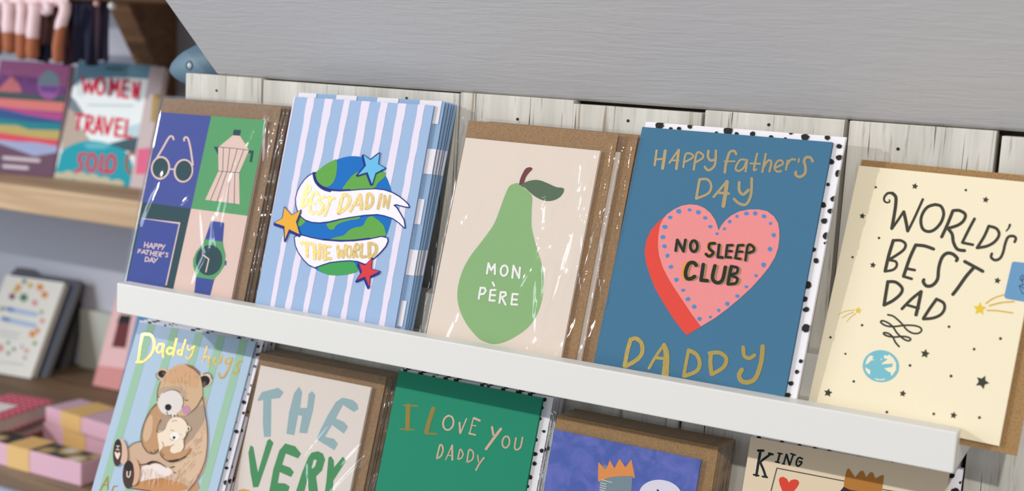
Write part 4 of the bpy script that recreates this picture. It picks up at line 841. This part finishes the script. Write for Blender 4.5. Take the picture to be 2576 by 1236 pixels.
o = MB().box(-1.7, -.10, SL, WY - .001, z2 - .027, z2).build('wooden_shelf', wood_mat('dark_oak', (104, 82, 62), (136, 108, 80)), bevel=.003)
tag(o, 'darker brown wooden shelf at the bottom, holding gift boxes and notebooks', 'shelf')
cb = MB().box(-1.7, -.10, SL + .03, WY - .001, -.9, z2 - .0275).build('painted_cupboard', plain('pale_blue_grey_paint', (168, 176, 188), .6))
tag(cb, 'pale blue grey painted cupboard front under the brown bottom shelf', 'cupboard')
# upright board at the back of the lower shelf
q = [onY(196, 778, WY - .02), onY(275, 791, WY - .02)]
o = MB().box(q[0].x, -.10, WY - .016, WY - .001, z2, q[0].z).build('upstand_board', plain('off_white_paint', (196, 198, 188), .6), bevel=.001)
tag(o, 'off-white upright board against the wall behind the white flowery book', 'board')

# --- travel book
Sx = lambda A: A.crop(0, 130, 3.4325)
A, r = book('travel_book', 'book titled WOMEN TRAVEL SOLO in red on a pale mountain and turquoise cover', (135.5, 447.5), (332, 471), (186.5, 156), (384.6, 159), z1 + .0005, .27, .016, (232, 238, 238))
Sx(A); s = 'cover_picture'
A.P(s, (112, 152, 172), [(560, 60), (1400, 60), (1330, 240), (1000, 220), (700, 240), (600, 330), (540, 300)])
A.P(s, (196, 178, 164), [(560, 470), (620, 500), (720, 690), (780, 760), (600, 840), (530, 850)]); A.P(s, (128, 142, 152), [(600, 370), (650, 420), (740, 560), (680, 565), (590, 480)])
A.P(s, (190, 214, 222), [(1100, 650), (1260, 600), (1230, 750), (1060, 760)]); A.L = 2; A.P(s, (72, 98, 108), [(940, 795), (1060, 765), (1260, 720), (1220, 880), (1090, 860), (1000, 830)])
A.P(s, (36, 166, 182), [(440, 1120), (500, 980), (545, 850), (700, 780), (850, 772), (1000, 820), (1090, 870), (1150, 1000), (1150, 1200), (440, 1200)], 3)
A.P(s, (104, 190, 206), [(720, 800), (850, 778), (960, 810), (900, 840), (760, 840)]); A.R(s, (166, 96, 56), 1140, 965, 48, 88, 26)
A.L = 3
for x, y, rx, ry in ((500, 1075, 45, 35), (590, 1070, 60, 40), (700, 1085, 60, 45), (800, 1100, 60, 45), (900, 1120, 60, 40), (1010, 1140, 60, 35)): A.E(s, (204, 194, 166), x, y, rx, ry)
A.S(s, (62, 114, 116), [(920, 148), (1058, 152)], 22); A.S(s, (176, 196, 192), [(760, 462), (1150, 468)], 10)
A.L = 4; s = 'title_lettering'; RD = (226, 40, 78)
for q in ([(715, 222), (736, 350), (770, 262), (792, 360), (826, 242)], [(950, 375), (962, 238), (988, 330), (1025, 247), (1020, 388)], [(1118, 256), (1066, 252), (1052, 388), (1108, 396)], [(1062, 318), (1108, 322)], [(1150, 395), (1162, 267), (1188, 400), (1208, 264)],
          [(652, 546), (730, 552)], [(690, 550), (667, 672)], [(735, 690), (760, 552), (803, 570), (792, 620), (750, 627), (788, 698)], [(815, 705), (858, 562), (880, 710)], [(835, 667), (874, 668)], [(900, 570), (925, 712), (973, 577)], [(1063, 590), (1010, 582), (996, 726), (1053, 732)], [(1002, 652), (1050, 657)], [(1100, 592), (1080, 736), (1138, 742)],
          [(742, 882), (692, 892), (682, 940), (710, 972), (690, 1030), (652, 1032)], [(886, 892), (862, 1030), (915, 1040)]): A.S(('women' if q[0][1] < 450 else 'travel' if q[0][1] < 800 else 'solo') + '_lettering', RD, q, 25, 0)
A.R('women_lettering', RD, 870, 300, 32, 70, 25, .1); A.R('solo_lettering', RD, 792, 960, 36, 74, 25, .12); A.R('solo_lettering', RD, 958, 970, 36, 76, 25, .12); A.done()
# --- striped notebook
A, r = book('spiral_notebook', 'purple spiral notebook with wavy rainbow landscape bands on its cover', (-46, 432), (132.5, 447), (0, 150), (178, 162), z1 + .0005, .27, .014, (140, 52, 116))
Sx(A); s = 'cover_picture'
for c, q in (((115, 66, 126), [(-60, 190), (300, 220), (420, 260), (600, 330), (580, 380), (200, 370), (-60, 350)]), ((202, 116, 122), [(-60, 330), (0, 310), (100, 210), (160, 270), (190, 352), (-60, 352)]), ((76, 92, 96), [(-60, 340), (200, 360), (580, 385), (570, 445), (-60, 405)]), ((231, 132, 127), [(-60, 398), (560, 440), (560, 525), (-60, 475)]),
             ((191, 82, 152), [(-60, 465), (300, 510), (570, 540), (560, 605), (250, 555), (-60, 500)]), ((56, 96, 152), [(-60, 490), (10, 492), (250, 550), (560, 602), (555, 645), (-60, 590)]), ((42, 142, 152), [(-60, 570), (300, 612), (555, 622), (548, 678), (300, 685), (-60, 640)]), ((202, 182, 112), [(-60, 628), (150, 636), (250, 672), (555, 682), (545, 765), (300, 745), (-60, 700)]),
             ((236, 87, 107), [(-60, 690), (300, 742), (545, 772), (530, 820), (200, 775), (-60, 765)]), ((172, 182, 222), [(-60, 755), (150, 777), (300, 782), (525, 822), (505, 870), (300, 905), (150, 850), (-60, 780)]), ((116, 86, 106), [(-60, 775), (150, 850), (300, 905), (510, 868), (480, 1140), (-60, 1140)])):
    A.P(s, c, q); A.L += .2
A.E(s, (118, 138, 152), 425, 290, 96, 126); A.L += .3; A.P(s, (166, 96, 166), [(425 + 96 * math.cos(t), 290 + 126 * math.sin(t)) for t in [k * math.pi / 18 for k in range(19)]]); A.L += .3
A.P(s, (116, 82, 152), [(350, 300), (500, 306), (490, 360), (360, 350)])
for q in ([(35, 918), (335, 942)], [(35, 990), (235, 1006)]): A.S(s, (206, 192, 202), q, 32, 0)
A.done()
sp = MB()
for k in range(9):
    y = .012 + k * .017
    sp.tube([(.004 + .006 * math.cos(t), y + .002 * t / 6.28, -.006 + .0075 * math.sin(t)) for t in [j * .524 for j in range(13)]], [.0009] * 13, 6)
sp.build('wire_spiral', plain('grey_wire', (150, 152, 160), .35, .9), r, smooth=True)
# --- third book at the right of the travel book
A, r = book('pink_spined_book', 'greyish pink book half hidden behind the travel book, next to the bracket', (325, 472), (362, 476), (384, 166), (418, 170), z1 + .0005, .25, .012, (206, 186, 186))
Sx(A); A.P('pink_shape', (238, 112, 150), [(1190, 840), (1300, 830), (1280, 1060), (1170, 1060)]); A.P('gold_shape', (186, 156, 96), [(1320, 380), (1400, 360), (1380, 600), (1300, 610)]); A.done()

# --- books on the lower shelf
zb2 = z2 + .0004
A, r = book('flower_wreath_book', 'white book with a colourful flower wreath and blue title lines on its cover', (-73, 927), (77, 953), (11.6, 694), (164.6, 708.5), zb2, .50, .012, (232, 230, 222))
A.crop(0, 640, 3.4325); s = 'wreath_picture'
for c, L_ in (((236, 150, 62), ((345, 285, 30), (385, 350, 30), (160, 285, 26), (280, 690, 30), (325, 660, 22))), ((226, 190, 90), ((140, 310, 26), (262, 270, 24))), ((140, 70, 96), ((105, 365, 28),)), ((84, 140, 110), ((205, 375, 36), (210, 235, 20), (20, 470, 18), (72, 855, 16), (120, 820, 16), (70, 765, 15))), ((150, 180, 120), ((360, 500, 18), (300, 770, 20))),
              ((232, 160, 160), ((300, 420, 26), (365, 575, 22), (230, 835, 20), (0, 810, 34))), ((176, 160, 200), ((215, 895, 16), (190, 800, 14)))):
    for x, y, q in L_:
        A.star(s, c, x, y, q * 1.25, .3 + x, .62, 3)
for q, w, c in (([(80, 478), (310, 520)], 44, (186, 210, 238)), ([(30, 560), (300, 618)], 44, (186, 210, 238)), ([(60, 470), (110, 480)], 30, (120, 150, 200)), ([(25, 555), (75, 565)], 30, (120, 150, 200)), ([(0, 660), (170, 690)], 8, (176, 176, 180)), ([(0, 700), (150, 725)], 8, (176, 176, 180)), ([(0, 930), (200, 955)], 8, (190, 186, 186))): A.L = 2; A.S(s, c, q, w, 0)
A.done()
book('hardback_book', 'slim book with dark blue cover edges right behind the flower wreath book', (-60, 920), (113.6, 951.5), (17, 678), (181, 703), zb2, .50, .012, (92, 96, 112), (206, 200, 186))
book('hardback_book', 'taller dark grey book at the back of the row behind the flower wreath book', (-30, 903), (160, 931), (32, 668), (201, 695), zb2, .44, .012, (98, 98, 100), (120, 118, 116))
A, r = book('pink_book', 'pale pink book with a dark red picture, leaning behind the left end of the ledge', (233, 969), (300, 983), (304, 715), (352, 722), zb2, .36, .01, (236, 190, 190))
A.crop(0, 640, 3.4325); A.P('dark_red_picture', (118, 58, 62), [(1030, 540), (1130, 560), (1085, 812), (965, 800)]); A.P('lower_pink_panel', (232, 160, 156), [(850, 960), (1100, 990), (1040, 1180), (780, 1140)])
A.L = 2; A.P('dark_red_picture', (42, 40, 46), [(1040, 520), (1140, 530), (1120, 600), (1010, 590)]); A.done()
book('blue_book', 'bright blue book just right of the pale pink book, mostly behind the bear card', (301, 984), (352, 992), (345, 735), (400, 742), zb2 , .36, .012, (58, 142, 196))

# --- boxes and notebooks lying on the lower shelf
def T4(x, y): return (x / 4.176, 940 + y / 4.176)
def flat(name, label, cat, zt, th, R, Bk, F, mats, group=None):
    """lying book or box: three corners of its top face in pixels at height zt"""
    r_, b_, f_ = onZ(*T4(*R), zt), onZ(*T4(*Bk), zt), onZ(*T4(*F), zt)
    a = (f_ - r_); la = a.length; a.normalize(); c = Vector((-a.y, a.x, 0)); lb = (b_ - r_).dot(c)
    if lb < 0: c = -c; lb = -lb
    n = Vector((0, 0, 1)); mw = Matrix((a, c, n)).transposed().to_4x4(); mw.translation = Vector((r_.x, r_.y, zt - th))
    root = empty(name, mw); tag(root, label, cat, group)
    return root, la, lb, th
def dots():
    mt, nt, b = newmat('red_polka_cover'); b.inputs['Roughness'].default_value = .5; tc = N(nt, 'ShaderNodeTexCoord'); v = N(nt, 'ShaderNodeTexVoronoi'); v.voronoi_dimensions = '2D'; v.inputs['Scale'].default_value = 85; v.inputs['Randomness'].default_value = 0
    r = N(nt, 'ShaderNodeValToRGB'); e = r.color_ramp.elements; e[0].position = .30; e[0].color = rgb((232, 150, 165)); e[1].position = .36; e[1].color = rgb((196, 40, 74))
    nt.links.new(tc.outputs['Object'], v.inputs['Vector']); nt.links.new(v.outputs['Distance'], r.inputs[0]); nt.links.new(r.outputs[0], b.inputs['Base Color']); return mt
DM = dots(); PG_ = paper((214, 196, 190), .8, .05, 'page_edges', 700)
for k, (zt, lab) in enumerate(((zb2 + .0452, 'red polka dot notebook with a white label, on top of its pair'), (zb2 + .0222, 'red polka dot notebook lying underneath its twin, only its page edge showing'))):
    root, la, lb, th = flat('polka_dot_notebook', lab, 'notebook', zt, .0216, (568, 284 + k * 128), (190, 178 + k * 128), (-330, 600 + k * 128), None, 'red polka dot notebooks')
    MB().box(0, la, 0, lb, th - .002, th).build('front_cover', DM, root, bevel=.0006); MB().box(0, la, 0, lb, 0, .002).build('back_cover', DM, root, bevel=.0006)
    MB().box(.002, la - .002, .002, lb - .002, .002, th - .002).build('page_block', PG_, root)
    if k == 0: MB().box(la * .28, la * .66, lb * .3, lb * .8, th + .0001, th + .0005).build('white_label', paper((236, 226, 226), name='label_paper'), root)
PKB = plain('pink_box_card', (222, 176, 192), .55); OCH = plain('ochre_band_card', (226, 184, 116), .6)
def oyster():
    mt, nt, b = newmat('dark_gold_shell_print'); b.inputs['Roughness'].default_value = .45; tc = N(nt, 'ShaderNodeTexCoord'); v = N(nt, 'ShaderNodeTexVoronoi'); v.inputs['Scale'].default_value = 34
    r = N(nt, 'ShaderNodeValToRGB'); r.color_ramp.elements[0].position = .2; r.color_ramp.elements[0].color = rgb((214, 204, 188)); r.color_ramp.elements[1].position = .62; r.color_ramp.elements[1].color = rgb((52, 56, 56))
    e = r.color_ramp.elements.new(.4); e.color = rgb((186, 158, 98))
    nt.links.new(tc.outputs['Object'], v.inputs['Vector']); nt.links.new(v.outputs['Distance'], r.inputs[0]); nt.links.new(r.outputs[0], b.inputs['Base Color']); return mt
OYS = oyster(); LIL = plain('lilac_box_top', (208, 172, 190), .55)
# front box, then the pair behind it
for nm, lab, zt, th, R, Bk, F, top, b0, b1 in (
    ('pink_gift_box', 'pink box with dark and gold shell print lid, ochre band, nearest the shelf edge', zb2 + .030, .0298, (852, 948), (1070, 850), (-210, 672), OYS, .50, .72),
    ('pink_gift_box', 'pink box with ochre band lying under the lilac topped box', zb2 + .0290, .0288, (1240, 712), (1460, 590), (452, 512), OYS, .42, .72),
    ('pink_gift_box', 'pink box with lilac top and ochre band, uppermost of the two stacked boxes', zb2 + .0520, .0226, (1240, 578), (1460, 440), (478, 346), LIL, .50, .78)):
    root, la, lb, th = flat(nm, lab, 'box', zt, th, R, Bk, F, None, 'pink boxes with ochre bands')
    MB().box(0, la, 0, lb, 0, th - .0006).build('body', PKB, root, bevel=.0012); MB().box(.0025, la - .0025, .0025, lb - .0025, th - .0006, th).build('lid_panel', top, root)
    MB().box(la * b0, la * b1, -.0006, lb + .0006, -.0001 + .0003, th + .0006).build('band', OCH, root)

# --- bracket, rail with beads, hanging textiles
X0 = onY(440, 240, WY - .004).x
pr = [onX(440, 246, X0), onX(440, -60, X0), onX(285, -60, X0), onX(318, 0, X0), onX(372, 118, X0), onX(416, 212, X0)]
for p in pr[:2]: p.y = WY - .001
br = MB().prism([Vector((p.x, p.y, p.z)) for p in pr], (-.045, 0, 0)).build('shelf_bracket', wood_mat('walnut', (104, 74, 50), (134, 98, 66)), bevel=.003); tag(br, 'dark brown wooden triangular bracket on the wall, holding an upper shelf', 'bracket')
ub = onX(300, 4, X0)
us = MB().box(-1.7, -.16, SY - .02, WY - .001, ub.z + .055, ub.z + .09).build('wooden_shelf', wood_mat('walnut', (104, 74, 50), (134, 98, 66)), bevel=.003); tag(us, 'upper brown shelf above the dark bracket, its underside just out of sight', 'shelf')
ry = onY(240, 0, .47)
rail = MB().tube([(-1.5, .47, ry.z + .004), (-.40, .47, ry.z + .004)], [.006, .006], 12).build('hanging_rail', wood_mat('walnut', (104, 74, 50), (134, 98, 66)), smooth=True); tag(rail, 'thin dark rail along the top that the fringed textiles hang from', 'rail')
for (px, py, rad, c, lab) in ((282, 15, .0052, (226, 224, 214), 'small white round bead under the rail, next to the bracket'), (243, 9, .0042, (206, 160, 150), 'small pinkish bead under the rail, left of the white bead')):
    p = onY(px, py, .455); b = MB(); n = 10
    b.tube([p + Vector((0, 0, rad * math.cos(t))) for t in [.02 + k * 3.10 / n for k in range(n + 1)]], [rad * math.sin(t) for t in [.02 + k * 3.10 / n for k in range(n + 1)]], 16)
    o = b.build('bead', plain('bead_%d' % c[0], c, .3), smooth=True); tag(o, lab, 'bead')
    MB().tube([p + Vector((0, 0, rad * .9)), Vector((p.x, .47, ry.z + .001))], [.0006, .0006], 6).build('thread', plain('thread', (120, 100, 90), .8), o)
def cloth(name, mat, px0, px1, pyb, Y, parent, folds, amp, seed):
    rr = random.Random(seed); a, b = onY(px0, 0, Y), onY(px1, 0, Y); zt = ry.z + .004; v = []; f = []; nx, nz = 70, 14
    hem = [onY(px0 + (px1 - px0) * i / nx, pyb(i / nx), Y).z for i in range(nx + 1)]
    for j in range(nz + 1):
        for i in range(nx + 1):
            u = i / nx; k = j / nz; v.append((a.x + (b.x - a.x) * u + .001 * math.sin(u * 40 + k * 5), Y + amp * math.sin(u * folds * 6.283 + seed) * (.4 + .6 * k) + .3 * amp * math.sin(u * folds * 14 + 2 * k), zt + (hem[i] - zt) * k))
    for j in range(nz):
        for i in range(nx): f.append((j * (nx + 1) + i, j * (nx + 1) + i + 1, (j + 1) * (nx + 1) + i + 1, (j + 1) * (nx + 1) + i))
    o = mesh(name, v, f, mat, parent, smooth=True); md = o.modifiers.new('thick', 'SOLIDIFY'); md.thickness = .0016; md.offset = 0
    return o
def foldmat():
    mt, nt, b = newmat('plum_navy_knit'); b.inputs['Roughness'].default_value = .9; tc = N(nt, 'ShaderNodeTexCoord'); mp = N(nt, 'ShaderNodeMapping'); mp.inputs['Scale'].default_value = (34, 0, 2.5); n = N(nt, 'ShaderNodeTexNoise'); n.inputs['Scale'].default_value = 1; n.inputs['Detail'].default_value = 2
    r = N(nt, 'ShaderNodeValToRGB'); r.color_ramp.elements[0].position = .45; r.color_ramp.elements[0].color = rgb((16, 20, 48)); r.color_ramp.elements[1].position = .58; r.color_ramp.elements[1].color = rgb((56, 28, 44))
    nt.links.new(tc.outputs['Object'], mp.inputs[0]); nt.links.new(mp.outputs[0], n.inputs['Vector']); nt.links.new(n.outputs[0], r.inputs[0]); nt.links.new(r.outputs[0], b.inputs['Base Color']); return mt
FM = foldmat()
ds = empty('hanging_scarf', Matrix.Translation(onY(200, 2, .47))); tag(ds, 'dark plum and navy scarf hanging in folds above the travel book', 'scarf')
c_ = cloth('cloth', FM, 98, 279, lambda u: 150 + 8 * math.sin(u * 19) + (8 if u > .3 else 0), .478, None, 7, .007, 5); c_.parent = ds; c_.matrix_parent_inverse = ds.matrix_world.inverted()
fs = empty('fringed_scarf', Matrix.Translation(onY(70, 2, .46))); tag(fs, 'pale pink scarf with brown fringe tassels hanging above the striped notebook', 'scarf')
PKC = plain('pale_pink_wool', (240, 212, 216), .9, bs=300, bst=.3); BRW = plain('brown_wool', (166, 100, 68), .9, bs=300, bst=.3); DBR = plain('dark_brown_wool', (74, 40, 36), .9, bs=300, bst=.3)
def hang(o, root): o.parent = root; o.matrix_parent_inverse = root.matrix_world.inverted(); return o
hang(cloth('cloth', PKC, -60, 168, lambda u: 26 + 10 * math.sin(u * 26), .462, None, 5, .004, 2), fs)
hang(cloth('lining', DBR, -60, 172, lambda u: 120 + 8 * math.sin(u * 22), .472, None, 6, .004, 3), fs)
for px, y1, y2, w, dx in ((-14, 70, 140, 30, 4), (20, 88, 135, 32, 5), (53, 92, 150, 27, 2), (84, 102, 150, 30, -2), (118, 40, 110, 24, -2), (160, 80, 158, 26, -14)):
    def pt(x, y): return onY(x, y, .452)
    sc = 1.95 / FPX * w / 2
    if px != 118:
        o = hang(MB().tube([pt(px, 12), pt(px + dx * .4, y1 - 15), pt(px + dx, (y1 + y2) / 2), pt(px + dx, y2 - 10), pt(px + dx, y2 - 2), pt(px + dx, y2)], [sc * .7, sc * .9, sc, sc * .95, sc * .6, sc * .15], 12).build('tassel', BRW, None, smooth=True), fs)
    o2 = hang(MB().tube([pt(px + 4, 6), pt(px + 4, 30), pt(px + dx * .4, y1 - 20), pt(px + dx * .6, y1 - 6), pt(px + dx * .6, y1)], [sc * 1.0, sc * .95, sc * .98, sc * .96, sc * .3], 12).build('wrapped_strand', PKC, None, smooth=True), fs)

# --- fish ornament poking out behind the planks
nose = onY(428, 175, .085); ax = (onY(560, 158, .085) - nose).normalized(); ctr = []; rad = []
for d, q in ((0, .0006), (.003, .0035), (.008, .0072), (.016, .0112), (.026, .0146), (.040, .0178), (.056, .0186), (.075, .0170), (.095, .0120), (.112, .0062), (.120, .0040)):
    ctr.append(nose + ax * d + Vector((0, 0, -.001))); rad.append(q * 1.13)
fish = empty('fish_ornament', Matrix.Translation(nose)); tag(fish, 'blue grey pointed fish ornament with a ringed eye, peeping out behind the planks', 'ornament')
FB = plain('blue_grey_glaze', (92, 120, 136), .55, bs=90, bst=.15)
hang(MB().tube(ctr, rad, 20).build('body', FB, None, smooth=True), fish)
te = ctr[-1]; hang(MB().prism([te + Vector((0, -.002, .003)), te + ax * .03 + Vector((0, -.002, .022)), te + ax * .022 + Vector((0, -.002, 0)), te + ax * .03 + Vector((0, -.002, -.022)), te + Vector((0, -.002, -.003))], (0, .004, 0)).build('tail', FB, None, bevel=.0008), fish)
tgt = ray(476.5, 165).normalized(); ds_ = [0, .003, .008, .016, .026, .040, .056, .075, .095, .112, .120]
def skin(p):                                  # how far a point lies outside the fish body
    d = (p - nose).dot(ax); r_ = 0
    for k in range(10):
        if ds_[k] <= d <= ds_[k + 1]: r_ = rad[k] + (rad[k + 1] - rad[k]) * (d - ds_[k]) / (ds_[k + 1] - ds_[k])
    return (p - nose - ax * d - Vector((0, 0, -.001))).length - r_
q = .9
while q < 1.4 and skin(CP + tgt * q) > 0: q += .0004
e0 = CP + tgt * q; dd = (e0 - nose).dot(ax); cdir = (e0 - nose - ax * dd).normalized()
u_ = cdir.orthogonal().normalized(); v_ = cdir.cross(u_)
hang(MB().tube([e0 + (u_ * math.cos(t) + v_ * math.sin(t)) * .0034 for t in [k * .3307 for k in range(20)]], [.0008] * 20, 8).build('eye_ring', plain('dark_blue_glaze', (52, 76, 92), .3), None, smooth=True), fish)
hang(MB().tube([e0 - cdir * .002, e0 + cdir * .0002, e0 + cdir * .0012], [.0030, .0027, .0008], 14).build('eye', plain('pale_glaze', (196, 212, 220), .2), None, smooth=True), fish)
hp = nose + ax * .06
hang(MB().tube([hp + Vector((0, 0, .017)), Vector((hp.x, hp.y - .02, hp.z + .12))], [.0006, .0006], 6).build('cord', plain('thread', (120, 100, 90), .8), None), fish)
